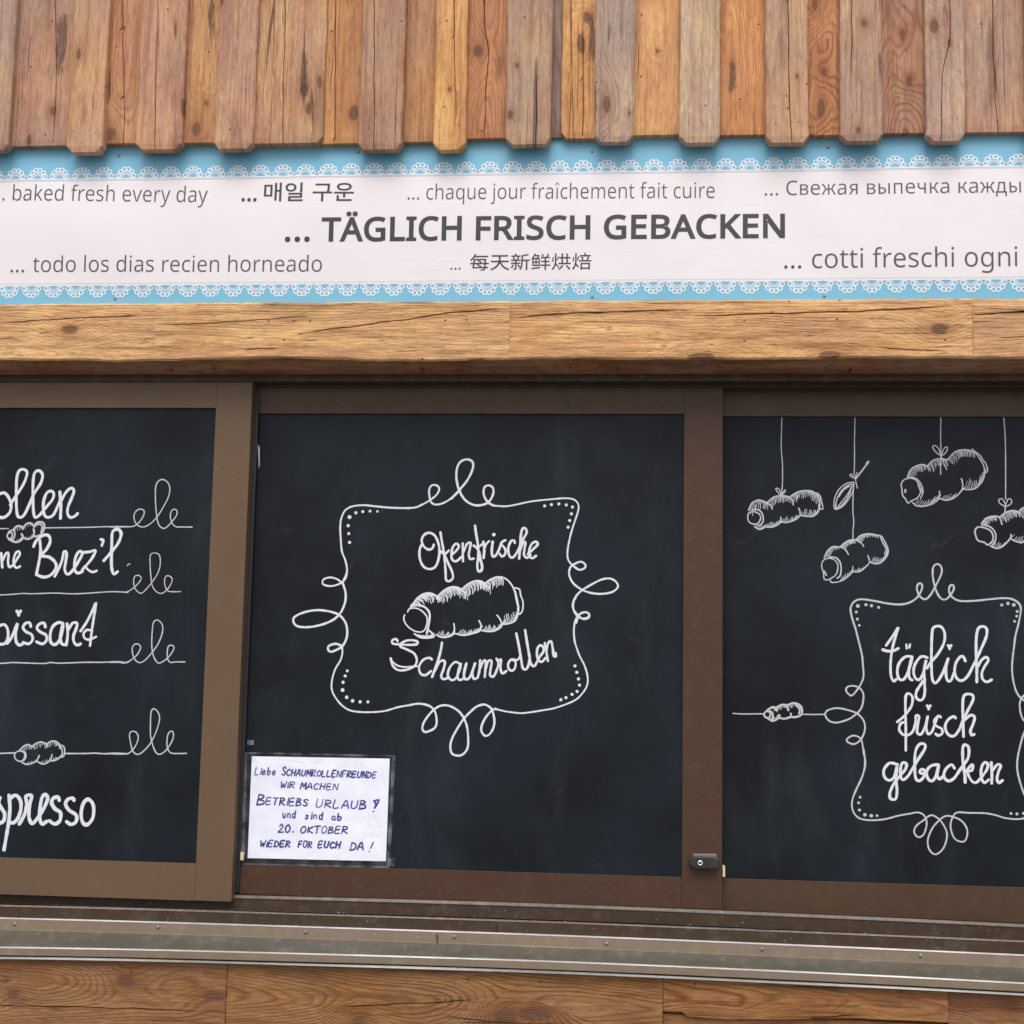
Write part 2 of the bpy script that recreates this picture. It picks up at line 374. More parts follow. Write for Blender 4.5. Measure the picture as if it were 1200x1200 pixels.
# ------------------------------------------------------------------ planks
def plank(name, a0, a1, b0, b1, yf, thick, parent, mat, col, vertical=True, cracks=(), chamfer=(0, 0), na=18, nb=60,
          rough=0.0012, wob=0.0018, ringk=0.5, grey=0.3, seed=None, low=None, edge=0.003, endrop=0.01):
    """one plank; a runs across the grain, b along it. cracks: list of (points[(b,a)], width, depth)"""
    seed = random.random() if seed is None else seed
    s = seed * 100
    ca, cb = (a0 + a1) / 2, b0
    rows = []
    for j in range(nb + 1):
        b = b0 + (b1 - b0) * j / nb
        wl = a0 + wob * noise.noise(Vector((s, b * 9, 1))) * 1.6 + 0.5 * wob * noise.noise(Vector((s, b * 45, 5)))
        wr = a1 + wob * noise.noise(Vector((s, b * 9, 7))) * 1.6 + 0.5 * wob * noise.noise(Vector((s, b * 45, 9)))
        if low is not None: wl = low(b)
        if chamfer[0]: wl = max(wl, a0 + max(0.0, chamfer[0] * (1 - (b - b0) / (chamfer[0] * 0.8))))
        if chamfer[1]: wr = min(wr, a1 - max(0.0, chamfer[1] * (1 - (b - b0) / (chamfer[1] * 0.8))))
        vals = []
        ts = [0.0, edge / (a1 - a0)] + [edge / (a1 - a0) + (1 - 2 * edge / (a1 - a0)) * i / na for i in range(1, na)] + [1 - edge / (a1 - a0), 1.0]
        aa = [wl + (wr - wl) * t for t in ts]
        dd = [0.0] * len(aa)
        dd[0] = edge * 0.9; dd[-1] = edge * 0.9
        for pts, wdt, dep in cracks:
            if not (pts[0][0] <= b <= pts[-1][0]): continue
            for k in range(len(pts) - 1):
                if pts[k][0] <= b <= pts[k + 1][0]:
                    t = (b - pts[k][0]) / max(1e-6, pts[k + 1][0] - pts[k][0]); t = t * t * (3 - 2 * t) * .5 + t * .5
                    ac = pts[k][1] + (pts[k + 1][1] - pts[k][1]) * t; break
            ac += 0.0022 * noise.noise(Vector((s + 3, b * 16, 2))) + 0.0008 * noise.noise(Vector((s + 3, b * 90, 2)))
            tt = (b - pts[0][0]) / (pts[-1][0] - pts[0][0]); fade = min(1, tt * 8 + 0.12, (1 - tt) * 8 + 0.12)
            if pts[0][0] <= b0 + 0.004: fade = min(1, (1 - tt) * 8 + 0.12)
            wv = wdt * fade * (0.75 + 0.5 * abs(noise.noise(Vector((s, b * 22, 4)))))
            i = min(range(2, len(aa) - 2), key=lambda q: abs(aa[q] - ac))
            aa[i - 1] = ac - wv / 2; aa[i] = ac; aa[i + 1] = ac + wv / 2
            if i - 2 > 0 and aa[i - 2] > aa[i - 1]: aa[i - 2] = aa[i - 1] - 0.0005
            if i + 2 < len(aa) - 1 and aa[i + 2] < aa[i + 1]: aa[i + 2] = aa[i + 1] + 0.0005
            dd[i] = dep * fade
        row = []
        for a, d in zip(aa, dd):
            y = yf + d + rough * noise.noise(Vector((a * 60, s, b * 14))) + rough * 1.5 * noise.noise(Vector((a * 14, s, b * 4)))
            if j == 0: y += min(edge * 0.7, endrop)
            row.append((a, y, b))
        rows.append(row)
    n = len(rows[0]); V = [v for r in rows for v in r]; Fc = []
    for j in range(nb):
        for i in range(n - 1):
            Fc.append((j * n + i, j * n + i + 1, (j + 1) * n + i + 1, (j + 1) * n + i))
    yb = yf + thick
    def wall(idx, flip):
        base = len(V)
        for q in idx: V.append((V[q][0], yb, V[q][2]))
        for k in range(len(idx) - 1):
            f = (idx[k], idx[k + 1], base + k + 1, base + k)
            Fc.append(f if flip else f[::-1])
    wall([j * n for j in range(nb + 1)], True)
    wall([j * n + n - 1 for j in range(nb + 1)], False)
    wall(list(range(n)), False)
    wall([nb * n + i for i in range(n)], True)
    if not vertical:
        V = [(b, y, a) for a, y, b in V]; Fc = [f[::-1] for f in Fc]
        org = (cb, yf, ca)
    else: org = (ca, yf, cb)
    o = link(name, V, Fc, mat, parent, org)
    o.color = (*col, 1); o['seed'] = seed; o['ringk'] = ringk; o['grey'] = grey
    fr = lambda q: (seed * q) % 1.0
    o['cut'] = [(fr(91.7) - .5) * .10, (fr(17.9) - .35) * .075, 0.0]
    for kn in ('knot_a', 'knot_b', 'bark'): o[kn] = [0.0, 0.0, 0.0]
    return o

def mark(o, kind, px, py, r, y, vertical=True):
    """a knot or bark scar at the place where the photo shows it; r in photo pixels"""
    x, z = P(px, py, y)
    u, v = (x - o.location.x, z - o.location.z) if vertical else (z - o.location.z, x - o.location.x)
    o[kind] = [u, v, r * .0018]

MARKS = {.415: [('bark', 70, 52, 6), ('knot_a', 62, 131, 5)], .617: [('knot_a', 131, 158, 6), ('bark', 126, 102, 3.6)],
 .05: [('knot_a', 230, 152, 6), ('knot_b', 242, 121, 3), ('bark', 248, 18, 4)], .253: [('knot_a', 357, 105, 6), ('knot_b', 362, 128, 5), ('bark', 356, 92, 5)],
 .349: [('knot_a', 413, 133, 6), ('bark', 382, 40, 3)], .683: [('knot_a', 527, 105, 3)], .797: [('knot_a', 559, 60, 6)], .06: [('knot_a', 606, 76, 2.5), ('knot_b', 598, 134, 4)],
 .269: [('knot_a', 688, 20, 5), ('bark', 694, 48, 4)], .383: [('bark', 698, 112, 2.2), ('knot_a', 738, 133, 2)], .449: [('knot_a', 770, 60, 1.8)], .679: [('bark', 857, 92, 3.6)],
 .741: [('knot_a', 934, 88, 2)], .077: [('knot_a', 1013, 27, 4.5), ('knot_b', 1006, 153, 3), ('bark', 1031, 72, 2.2)], .195: [('knot_a', 1066, 95, 5)], .289: [('knot_a', 1096, 31, 6)],
 .853: [('knot_a', 966, 84, 4)], .461: [], .137: [], .52: []}
CUT = {.853: (.0, .13), .195: (.004, .11), .449: (-.004, .09), .797: (.0, .05), .679: (-.03, .08), .563: (.0, .02), .683: (.03, .02), .269: (.01, .04), .383: (.0, .03)}

kiosk = thing('wooden_kiosk', 'wooden kiosk front with upright plank cladding, rough brown beam and metal sill', 'kiosk', (0, 0, 0))

YB = -0.108       # face of the under boards
YT = -0.129       # face of the cover battens
ZTOP = 3.40
# px left, px right (at their lower end), py lower end, kind, colour, ring strength, grey, crack [(px,py)...]
UP = [
 (-95, -48, 174, 'c', (183, 146, 123), .3, .5, None, .11), (-48, -30, 170, 'b', (179, 134, 102), .5, .2, None, .21),
 (-40, 9, 176, 'c', (180, 145, 124), .25, .6, None, .31),
 (10, 77, 171, 'b', (183, 141, 116), .30, .55, [(64, -60), (66, 100), (62, 168)], .415),
 (77, 119, 178, 'c', (194, 151, 116), .22, .25, None, .52),
 (119, 158, 168, 'b', (193, 141, 102), .55, .35, [(144, -40), (145, 168)], .617),
 (158, 212, 175, 'c', (191, 147, 120), .25, .3, [(187, -60), (183, 80), (181, 176)], .733),
 (212, 250, 167, 'b', (198, 151, 105), .30, .15, None, .05),
 (250, 296, 174, 'c', (188, 147, 121), .45, .35, None, .137),
 (296, 378, 168, 'w', (197, 153, 116), .45, .35, [(336, -60), (333, 60), (331, 168)], .253),
 (378, 419, 168, 'b', (193, 141, 96), .35, .1, [(394, -60), (392, 167)], .349),
 (419, 471, 175, 'c', (180, 137, 106), .28, .45, [(439, -60), (438, 176)], .461),
 (471, 507, 166, 'b', (184, 137, 98), .30, .25, None, .577),
 (507, 545, 175, 'c', (214, 165, 110), .45, 0., [(532, -60), (533, 60), (534, 150)], .683),
 (545, 592, 162, 'b', (188, 134, 96), .62, .1, [(567, -60), (568, 30), (573, 62), (569, 110), (567, 168)], .797),
 (592, 645, 169, 'c', (184, 151, 124), .18, .7, [(629, 90), (628, 170)], .06),
 (645, 660, 161, 'd', (142, 116, 105), .2, .7, None, .157),
 (660, 697, 162, 'b', (208, 158, 107), .40, 0., [(683, 30), (683, 160)], .269),
 (696, 743, 166, 'c', (183, 158, 140), .55, .75, None, .383),
 (743, 796, 158, 'b', (209, 160, 113), .25, .0, None, .449),
 (796, 844, 167, 'c', (197, 170, 144), .22, .5, None, .563),
 (844, 897, 158, 'b', (201, 144, 99), .60, .1, None, .679),
 (897, 948, 167, 'c', (194, 156, 124), .22, .4, [(922, -60), (925, 120), (928, 168)], .741),
 (948, 985, 158, 'b', (187, 132, 95), 1.0, .1, None, .853),
 (985, 1035, 165, 'c', (184, 149, 127), .28, .65, [(998, -60), (998, 90)], .077),
 (1035, 1086, 156, 'b', (176, 130, 103), .85, .3, None, .195),
 (1086, 1132, 165, 'c', (194, 159, 137), .25, .6, [(1111, -60), (1114, 40), (1104, 90), (1103, 166)], .289),
 (1132, 1205, 155, 'b', (187, 149, 127), .30, .45, [(1163, -60), (1164, 60), (1169, 156)], .371),
 (1205, 1255, 164, 'c', (190, 152, 121), .25, .4, None, .487), (1250, 1292, 154, 'b', (190, 139, 100), .5, .2, None, .59),
 (1290, 1338, 163, 'c', (186, 152, 128), .25, .5, None, .693), (1336, 1380, 153, 'b', (200, 149, 105), .5, .1, None, .81),
 (1376, 1424, 162, 'c', (193, 159, 135), .3, .5, None, .917),
]
NAILS = []
for (pl, pr, pb, k, c, rk, gr, cr, sd) in UP:
    yf = {'b': YB, 'c': YT, 'w': YB - 0.008, 'd': YB + 0.012}[k] + random.uniform(-.002, .002)
    th = {'b': 0.028, 'c': 0.026, 'w': 0.036, 'd': 0.016}[k]
    x0, z0 = P(pl, pb, yf); x1, _ = P(pr, pb, yf)
    if k in 'b': x0 -= 0.006; x1 += 0.006            # slips under the battens
    cracks = []
    if cr:
        pts = sorted([(P(a, b, yf)[1], P(a, b, yf)[0]) for a, b in cr])
        cracks = [(pts, 0.0028 if k != 'b' else 0.0032, 0.006)]
    ch = (0, 0)
    if k == 'c': ch = (random.uniform(.009, .014), random.uniform(.009, .014))
    if k == 'w': ch = (0, .011)
    if sd == .269: ch = (.012, 0)
    nm = {'b': 'board', 'w': 'board', 'd': 'board', 'c': 'batten'}[k]
    o = plank(nm, x0, x1, z0, ZTOP, yf, th, kiosk, WOOD_V, lin(c), cracks=cracks, chamfer=ch, ringk=rk, grey=gr, seed=sd,
          na=14, nb=56, rough=0.0008, edge=0.0028 if k == 'c' else 0.002)
    for mk in MARKS.get(sd, []): mark(o, *mk, yf)
    if sd in CUT: o['cut'] = [*CUT[sd], 0.0]
    if k in 'c' and pl > -10:
        for q in (0.22, 0.78):
            NAILS.append((x0 + (x1 - x0) * (q + random.uniform(-.05, .05)), yf, z0 + 0.048 + random.uniform(-.008, .008)))

def disc(name, x, y, z, r, h, mat, parent, n=12, dome=0.4, slot=False):
    V = [(x, y - h, z)]; Fc = []
    for ring, (rr, yy) in enumerate(((r * .55, y - h * .95), (r * .9, y - h * .55), (r, y + 0.001))):
        for i in range(n):
            t = 2 * math.pi * i / n; V.append((x + rr * math.cos(t), yy, z + rr * math.sin(t)))
    for i in range(n): Fc.append((0, 1 + i, 1 + (i + 1) % n))
    for q in range(2):
        for i in range(n):
            a = 1 + q * n + i; b = 1 + q * n + (i + 1) % n; Fc.append((a, a + n, b + n, b))
    return link(name, V, Fc, mat, parent, (x, y, z), True)

nail_proto = None
for (x, y, z) in NAILS:
    if nail_proto is None: nail_proto = disc('nail', x, y, z, 0.0018, 0.0004, RUST, kiosk, 8)
    else:
        c = nail_proto.copy(); COL.objects.link(c); c.location = (x, y, z)

# dark unseen backing, added behind everything to block light leaks
prism('light_block_sheet', rect(-2.35, 1.75, 2.3, ZTOP), -0.070, 0.10, BACKING, kiosk)
prism('light_block_sheet', rect(-2.35, 1.75, 0.02, P(600, 1145, -0.07)[1]), -0.055, 0.10, BACKING, kiosk)
prism('light_block_panel', rect(-2.35, 1.75, 0.95, 2.36), 0.105, 0.125, BACKING, kiosk)

# ------------------------------------------------------------------ beam over the windows
YM = -0.108
zt = P(600, 352.5, YM)[1]; zb = P(600, 433, YM + 0.03)[1]
def waney(b):
    return P(600, 421, YM)[1] + 0.006 * noise.noise(Vector((b * 3.1, 5, 2))) + 0.003 * noise.noise(Vector((b * 11, 2, 2))) + 0.0012 * noise.noise(Vector((b * 47, 2, 2)))
def pc(pts, y=YM): return sorted([(P(a, b, y)[0], P(a, b, y)[1]) for a, b in pts])
BEAMS = [
 (-2.3, P(597, 380, YM)[0], (212, 170, 122), [([(-160, 392), (-60, 386), (-10, 380)], .003, .010), ([(2, 378.5), (77, 373), (165, 370)], .0035, .012), ([(187, 381), (243, 379), (283, 376), (360, 370)], .0028, .009), ([(352, 390), (400, 384), (467, 375), (533, 366), (594, 361)], .0038, .012), ([(282, 409), (326, 408)], .003, .007)], .47, .2),
 (P(597, 380, YM)[0], P(1140, 380, YM)[0], (212, 168, 120), [([(600, 372), (650, 368), (700, 366), (800, 363)], .004, .014), ([(815, 371), (877, 368), (1000, 365), (1117, 359)], .0045, .015), ([(1030, 408), (1105, 411)], .003, .009)], .71, .2),
 (P(1140, 380, YM)[0], 1.72, (212, 168, 122), [([(1142, 369), (1200, 365), (1300, 361)], .0036, .013), ([(1170, 396), (1240, 392)], .003, .01)], .92, .25),
]
for b0, b1, c, cr, sd, gr in BEAMS:
    cracks = [(pc(p), wd, dp) for p, wd, dp in cr]
    o = plank('beam', P(600, 421, YM)[1], zt, b0 + .0002, b1 - .0002, YM, 0.06, kiosk, WOOD_B, lin(c), vertical=False, cracks=cracks,
              na=34, nb=int(150 * (b1 - b0) / 0.9) + 20, rough=0.0022, wob=0.0015, ringk=.28, grey=gr * .6, seed=sd, low=waney, edge=0.004, endrop=0.0006)
    for s_, px, py, rr in ((.47, 82, 386, 6), (.71, 1100, 386, 7)):
        if s_ == sd: mark(o, 'knot_a', px, py, rr, YM, False)
# the waney underside, one sheet of bark-brown wood running back to the window head
V = []; Fc = []; nx = 260; prof = [(0, 0), (.010, .25), (.020, .55), (.030, 1.0), (.075, 1.06)]
for i in range(nx + 1):
    x = -2.3 + 4.02 * i / nx; z0 = waney(x)
    for dy, t in prof:
        z = z0 + (zb - z0) * t + (0.0025 * noise.noise(Vector((x * 14, t * 3, 1))) if 0 < t < 1.05 else 0)
        V.append((x, YM + 0.004 + dy, z))
m_ = len(prof)
for i in range(nx):
    for j in range(m_ - 1):
        a = i * m_ + j; Fc.append((a, a + 1, a + m_ + 1, a + m_))
under = link('beam_underside', V, Fc, WOOD_B, kiosk, (-2.3, YM, zb), True)
under.color = (*lin((150, 108, 76)), 1); under['seed'] = .35; under['ringk'] = .4; under['grey'] = .3; under['cut'] = [.01, .01, 0.0]

# ------------------------------------------------------------------ window head and tracks
ZH0 = P(600, 447.5, -0.03)[1]
prism('window_head', rect(-2.3, 1.72, P(600, 447, -0.035)[1], zb + 0.02), -0.036, 0.10, TRACK, kiosk, 0.0015)
prism('window_head', rect(-2.3, 1.72, P(600, 452, -0.004)[1] - 0.003, zb), -0.0034, 0.09, TRACK, kiosk, 0.0015)
prism('window_head', rect(-2.3, 1.72, P(900, 458, 0.028)[1], zb), 0.0284, 0.09, TRACK, kiosk, 0.0015)
for px, py, wd, hd in ((690, 438.5, .026, .006), (736, 439.5, .020, .008), (752, 441, .006, .003)):
    x, z = P(px, py, -0.037)
    prism('drain_slot', rect(x - wd / 2, x + wd / 2, z - hd / 2, z + hd / 2), -0.0372, -0.0362, BLACK if wd > .01 else LIP, kiosk, 0.0004, 1)

def corr(samples, y):
    """height correction along x through three measured pixels of one long edge"""
    p = [P(a, b, y) for a, b in samples]; z1 = p[1][1]
    (x0, z0), (x1, _), (x2, z2) = p
    def f(x):
        x = max(x0 - .15, min(x2 + .15, x))
        return (z0 - z1) * (x - x1) * (x - x2) / ((x0 - x1) * (x0 - x2)) + (z2 - z1) * (x - x0) * (x - x1) / ((x2 - x0) * (x2 - x1))
    return f

def strip(name, prof, mat, fn, jit=0.0003, x0=-2.3, x1=1.72, n=120, ridge=0):
    """sheet profile [(py at photo x 600, depth)] pulled along the wall, thickness comes from its folds"""
    V = []; Fc = []
    pz = [(d, P(600, py, d)[1]) for py, d in prof]
    k = len(pz)
    for i in range(n + 1):
        x = x0 + (x1 - x0) * i / n
        for j, (d, z) in enumerate(pz):
            V.append((x, d + jit * noise.noise(Vector((x * 3, j, 3))), z + fn(x) + jit * 2 * noise.noise(Vector((x * 2.2, j * .3, 8)))))
    for i in range(n):
        for j in range(k - 1):
            a = i * k + j; Fc.append((a, a + 1, a + k + 1, a + k))
    return link(name, V, Fc, mat, kiosk, (x0, pz[0][0], pz[0][1]))

f_tr = corr([(283, 1051), (600, 1060), (1200, 1085)], -0.006)
f_fr = corr([(0, 1061), (600, 1079), (1200, 1103)], -0.047)
f_fl = corr([(0, 1075.5), (600, 1094), (1200, 1119)], -0.056)
f_ap = corr([(0, 1109.5), (600, 1124.5), (1200, 1151.5)], -0.105)
strip('sill_track', [(1052, 0.10), (1056.5, -0.001), (1057, -0.004)], TRACK, f_tr)
strip('track_lip', [(1057.5, 0.000), (1058, -0.0065), (1061.5, -0.0075), (1062, -0.006)], LIP, f_tr, 0.0006)
strip('sill_track', [(1061, -0.0055), (1075, -0.0058), (1076.5, -0.044)], TRACK, f_tr)
strip('track_lip', [(1078.0, -0.0435), (1078.6, -0.0475), (1080.2, -0.0480)], LIP, f_fr, 0.0005)
strip('sill_track', [(1079, -0.0470), (1093, -0.0472), (1096, -0.0475)], TRACK, f_fr)
strip('window_sill', [(1093.3, -0.049), (1093.6, -0.0565), (1095.2, -0.0572)], EDGE, f_fl)
strip('window_sill', [(1094.8, -0.0565), (1107.6, -0.0580), (1108.6, -0.0600)], FLASH, f_fl, 0.0006)
def f_mid(x): return (f_fl(x) + f_ap(x)) / 2
# the apron joins the two folds
V = []; Fc = []; n = 120
for i in range(n + 1):
    x = -2.3 + 4.02 * i / n
    za = P(600, 1108.6, -0.060)[1] + f_fl(x); z2 = P(600, 1124.2, -0.1045)[1] + f_ap(x)
    for t in (0, .33, .66, 1):
        V.append((x, -0.060 + t * -0.0445, za + (z2 - za) * t + .0006 * noise.noise(Vector((x * 5, t * 2, 1)))))
for i in range(n):
    for j in range(3):
        a = i * 4 + j; Fc.append((a, a + 1, a + 5, a + 4))
link('window_sill', V, Fc, APRON, kiosk, (-2.3, -.06, V[0][2]))
strip('window_sill', [(1124.1, -0.1045), (1124.5, -0.1075), (1126.0, -0.1082)], EDGE, f_ap, 0.0004)
strip('window_sill', [(1125.8, -0.1078), (1134.5, -0.1080), (1135.0, -0.1000)], FLASH, f_ap, 0.0005)
strip('window_sill', [(1135.6, -0.0960), (1136.4, -0.1035), (1139.0, -0.1040), (1139.6, -0.0900)], EDGE, f_ap, 0.0010)

sp_ = None
for px, py in ((17, 1083), (185, 1086.5), (358, 1092.5), (532, 1098), (711, 1106), (893, 1112.5), (1079, 1120.5), (-150, 1078), (1255, 1128)):
    x, z = P(px, py, -0.058)
    if sp_ is None: sp_ = disc('screw', x, -0.0575, z, 0.0042, 0.0022, ZINC, kiosk)
    else:
        c = sp_.copy(); COL.objects.link(c); c.location = (x, -0.0575, z)
# kink in the flashing where two lengths of sheet meet
x, z = P(513, 1101, -0.0585)
prism('sill_joint', [(x - .001, z - .010), (x + .001, z - .010), (x - .001, z + .011), (x - .003, z + .011)], -0.0600, -0.0580, BLACK, kiosk)
x, z = P(582, 1088, -0.049); prism('drain_slot', rect(x - .003, x + .003, z - .006, z + .006), -0.0492, -0.0475, BLACK, kiosk)
x, z = P(895, 1087, -0.049); prism('drain_slot', rect(x - .016, x + .016, z - .0025, z + .0025), -0.0495, -0.0475, DARK, kiosk)

# ------------------------------------------------------------------ level planks under the sill
YL = -0.088
zl = P(600, 1140.5, YL)[1] + 0.006
def xx(px, py=1170): return P(px, py, YL)[0]
rows = []
random.seed(3)
LOW = [(-2.3, xx(-330), 1262, (150, 114, 82), .13, []), (xx(-330), xx(265), 1215, (152, 116, 86), .247, [([(-200, 1172), (0, 1178), (90, 1180), (250, 1185)], .003, .01)]),
       (xx(265), xx(777), 1225, (154, 118, 84), .364, [([(400, 1179), (480, 1176), (560, 1172)], .003, .01), ([(495, 1166), (500, 1150), (501, 1146)], .002, .006)]),
       (xx(777), xx(1111), 1198, (154, 114, 78), .481, [([(800, 1190), (880, 1193), (960, 1192), (1010, 1189)], .004, .012)]),
       (xx(1111), xx(1420), 1230, (142, 104, 78), .598, []), (xx(1420), 1.72, 1230, (150, 110, 80), .71, [])]
r0 = P(600, 1226, YL)[1]
for x0, x1, pb, c, sd, cr in LOW:
    zlo = P(1100, 1198, YL)[1] if pb == 1198 else r0 + .0008
    cr = [(sorted((P(a, b, YL)[0], P(a, b, YL)[1]) for a, b in p), w_, d_) for p, w_, d_ in cr if abs(p[0][0] - p[-1][0]) > 20]
    o = plank('plank', zlo, zl, x0 + .0006, x1 - .0006, YL - (.003 if sd == .481 else 0), .03, kiosk, WOOD_H, lin(c), vertical=False, cracks=cr,
          na=20, nb=max(24, int(110 * (x1 - x0))), ringk=.95, grey=.1, seed=sd, edge=0.002, wob=.001)
    for s_, kn, px, py, rr in ((.247, 'knot_a', 148, 1150, 8), (.247, 'knot_b', 15, 1166, 4), (.364, 'knot_a', 592, 1192, 9), (.364, 'knot_b', 420, 1196, 6), (.481, 'knot_a', 1005, 1196, 5), (.598, 'knot_a', 1185, 1180, 6)):
        if s_ == sd: mark(o, kn, px, py, rr, YL, False)
    o['cut'] = [(sd * 7 % 1 - .5) * .06, .05 + (sd * 5 % 1) * .04, 0.0]
    if pb == 1198:
        plank('plank', r0 + .0008, zlo - .004, x0 + .0006, x1 - .0006, YL + .006, .02, kiosk, WOOD_H, lin(c), vertical=False, na=8, nb=30, ringk=.8, grey=.15, seed=.95)
zr = r0
while zr > 0.06:
    h = random.uniform(.11, .15); x = -2.3
    while x < 1.70:
        x2 = min(1.72, x + random.uniform(.6, 1.3))
        if 1.72 - x2 < .2: x2 = 1.72
        plank('plank', zr - h + .0012, zr, x + .0008, x2 - .0008, YL + random.uniform(-.002, .002), .03, kiosk, WOOD_H,
              lin((152 + random.uniform(-8, 10), 112 + random.uniform(-6, 8), 82 + random.uniform(-6, 6))), vertical=False, na=8, nb=24, ringk=.9, grey=.15, seed=random.random())
        x = x2
    zr -= h

# ------------------------------------------------------------------ sliding windows
def strokes_mesh(name, strokes, y, parent, mat, step_=0.0000003, skin=0.000009):
    """strokes: (points [(x,z)], width, closed). Flat pen lines; each later stroke lies a hair above the earlier."""
    V = []; Fc = []
    for si, (pts, wd, closed) in enumerate(strokes):
        lay = (si * 5 % 16) * skin
        if len(pts) == 1:
            x, z = pts[0]; b = len(V)
            V.append((x, y - lay, z))
            for i in range(10):
                t = 2 * math.pi * i / 10; rr = wd / 2 * (1 + .12 * noise.noise(Vector((x * 300, z * 300, i))))
                V.append((x + rr * math.cos(t), y - lay, z + rr * math.sin(t)))
            for i in range(10): Fc.append((b, b + 1 + i, b + 1 + (i + 1) % 10))
            continue
        pp = smooth(pts, closed, max(0.0013, wd * 0.45))
        n = len(pp); b = len(V)
        for i, (x, z) in enumerate(pp):
            a = pp[i - 1] if (i or closed) else pp[0]; c = pp[(i + 1) % n] if (i < n - 1 or closed) else pp[-1]
            tx, tz = c[0] - a[0], c[1] - a[1]; L = math.hypot(tx, tz) or 1; tx /= L; tz /= L
            hw = wd / 2 * (1 + 0.22 * noise.noise(Vector((x * 110, z * 110, wd * 900))))
            V.append((x - tz * hw, y - lay - i * step_, z + tx * hw)); V.append((x + tz * hw, y - lay - i * step_, z - tx * hw))
        for i in range(n - 1 + (1 if closed else 0)):
            j = (i + 1) % n
            Fc.append((b + 2 * i, b + 2 * i + 1, b + 2 * j + 1, b + 2 * j))
        if not closed:
            for e, (i0, i1) in enumerate(((0, 1), (n - 1, n - 2))):
                x, z = pp[i0]; dx, dz = x - pp[i1][0], z - pp[i1][1]; an = math.atan2(dz, dx); c0 = len(V)
                yy = V[b + 2 * i0][1]; hw = wd / 2
                V.append((x, yy, z))
                for k in range(6):
                    t = an - math.pi / 2 + math.pi * k / 5; V.append((x + hw * math.cos(t), yy, z + hw * math.sin(t)))
                for k in range(5): Fc.append((c0, c0 + 1 + k, c0 + 2 + k))
    # every face looks out of the wall
    out = []
    for f in Fc:
        a, b_, c = V[f[0]], V[f[1]], V[f[2]]
        ny = (b_[2] - a[2]) * (c[0] - a[0]) - (b_[0] - a[0]) * (c[2] - a[2])
        out.append(f if ny < 0 else f[::-1])
    return link(name, V, out, mat, parent)

def smooth(pts, closed, res):
    n = len(pts); out = []
    rng = n if closed else n - 1
    for i in range(rng):
        p0 = pts[(i - 1) % n] if (closed or i) else pts[0]
        p1 = pts[i]; p2 = pts[(i + 1) % n]
        p3 = pts[(i + 2) % n] if (closed or i + 2 < n) else pts[-1]
        L = math.hypot(p2[0] - p1[0], p2[1] - p1[1]); k = max(1, min(14, int(L / res + .5)))
        for s in range(k):
            t = s / k
            out.append(tuple(.5 * (2 * p1[q] + (p2[q] - p0[q]) * t + (2 * p0[q] - 5 * p1[q] + 4 * p2[q] - p3[q]) * t * t + (3 * p1[q] - p0[q] - 3 * p2[q] + p3[q]) * t ** 3) for q in (0, 1)))
    if not closed: out.append(pts[-1])
    # drop coincident points
    res_ = [out[0]]
    for p in out[1:]:
        if math.hypot(p[0] - res_[-1][0], p[1] - res_[-1][1]) > 1e-5: res_.append(p)
    return res_

def window(label, X0, X1, Z0, Z1, ix0, ix1, iz0, iz1, yf, mt, depth=0.028):
    t = thing('sliding_window', label, 'window', ((X0 + X1) / 2, yf, Z0)); t['kind'] = 'thing'
    g = 0.00015
    prism('rail', rect(ix0 + g, ix1 - g, iz1, Z1), yf + .0001, yf + depth, mt, t, 0.0004)
    prism('rail', rect(ix0 + g, ix1 - g, Z0, iz0), yf + .0001, yf + depth, mt, t, 0.0004)
    prism('stile', rect(X0, ix0, Z0, Z1), yf, yf + depth, mt, t, 0.0009)
    prism('stile', rect(ix1, X1, Z0, Z1), yf, yf + depth, mt, t, 0.0009)
    bd = prism('chalkboard', rect(ix0 - .004, ix1 + .004, iz0 - .004, iz1 + .004), yf + BOARD_IN, yf + BOARD_IN + 0.006, BOARD, t)
    return t, bd
BOARD_IN = 0.005

YW = (-0.030, 0.002, 0.034)
# left
y = YW[0]
lx1 = P(296, 448, y)[0]; lz1 = P(296, 446.5, y)[1]; lz0 = P(271, 1057, y)[1]
lix = P(253, 478, y)[0]; liz1 = P(250, 478, y)[1]; liz0 = P(231, 1012, y)[1]
win_l, board_l = window('front sliding window, its chalkboard lists Brez\'l, croissant and espresso between curly lines', lx1 - 1.02, lx1, lz0, lz1, lx1 - .945, lix, liz0, liz1, y, BROWN_L)
# middle
y = YW[1]
mx1 = P(847, 600, y)[0]; mz1 = P(600, 449, y)[1]; mz0 = P(600, 1057.5, y)[1]
mix = P(801, 600, y)[0]; miz1 = P(700, 485, y)[1]; miz0 = P(600, 1022, y)[1]
mx0 = P(291, 600, y)[0] - 0.07
win_m, board_m = window('middle sliding window with chalkboard reading Ofenfrische Schaumrollen inside a curly white frame', mx0, mx1, mz0, mz1, P(290, 600, y)[0], mix, miz0, miz1, y, BROWN)
# right
y = YW[2]
rx0 = P(847, 600, y)[0] - .055; rz1 = P(1000, 454, y)[1]; rz0 = P(1100, 1078, y)[1]
rix0 = P(846, 600, y)[0] - .002; riz1 = P(1000, 488, y)[1]; riz0 = P(1000, 1034, y)[1]
win_r, board_r = window('rear sliding window with chalkboard of pastry rolls hanging on strings and taeglich frisch gebacken', rx0, rx0 + 1.02, rz0, rz1, rix0, rx0 + .965, riz0, riz1, y, BROWN_R)
win_r['label'] = 'rearmost sliding window, chalkboard with pastry rolls drawn hanging on strings above a framed text'
YBD = [q + BOARD_IN for q in YW]

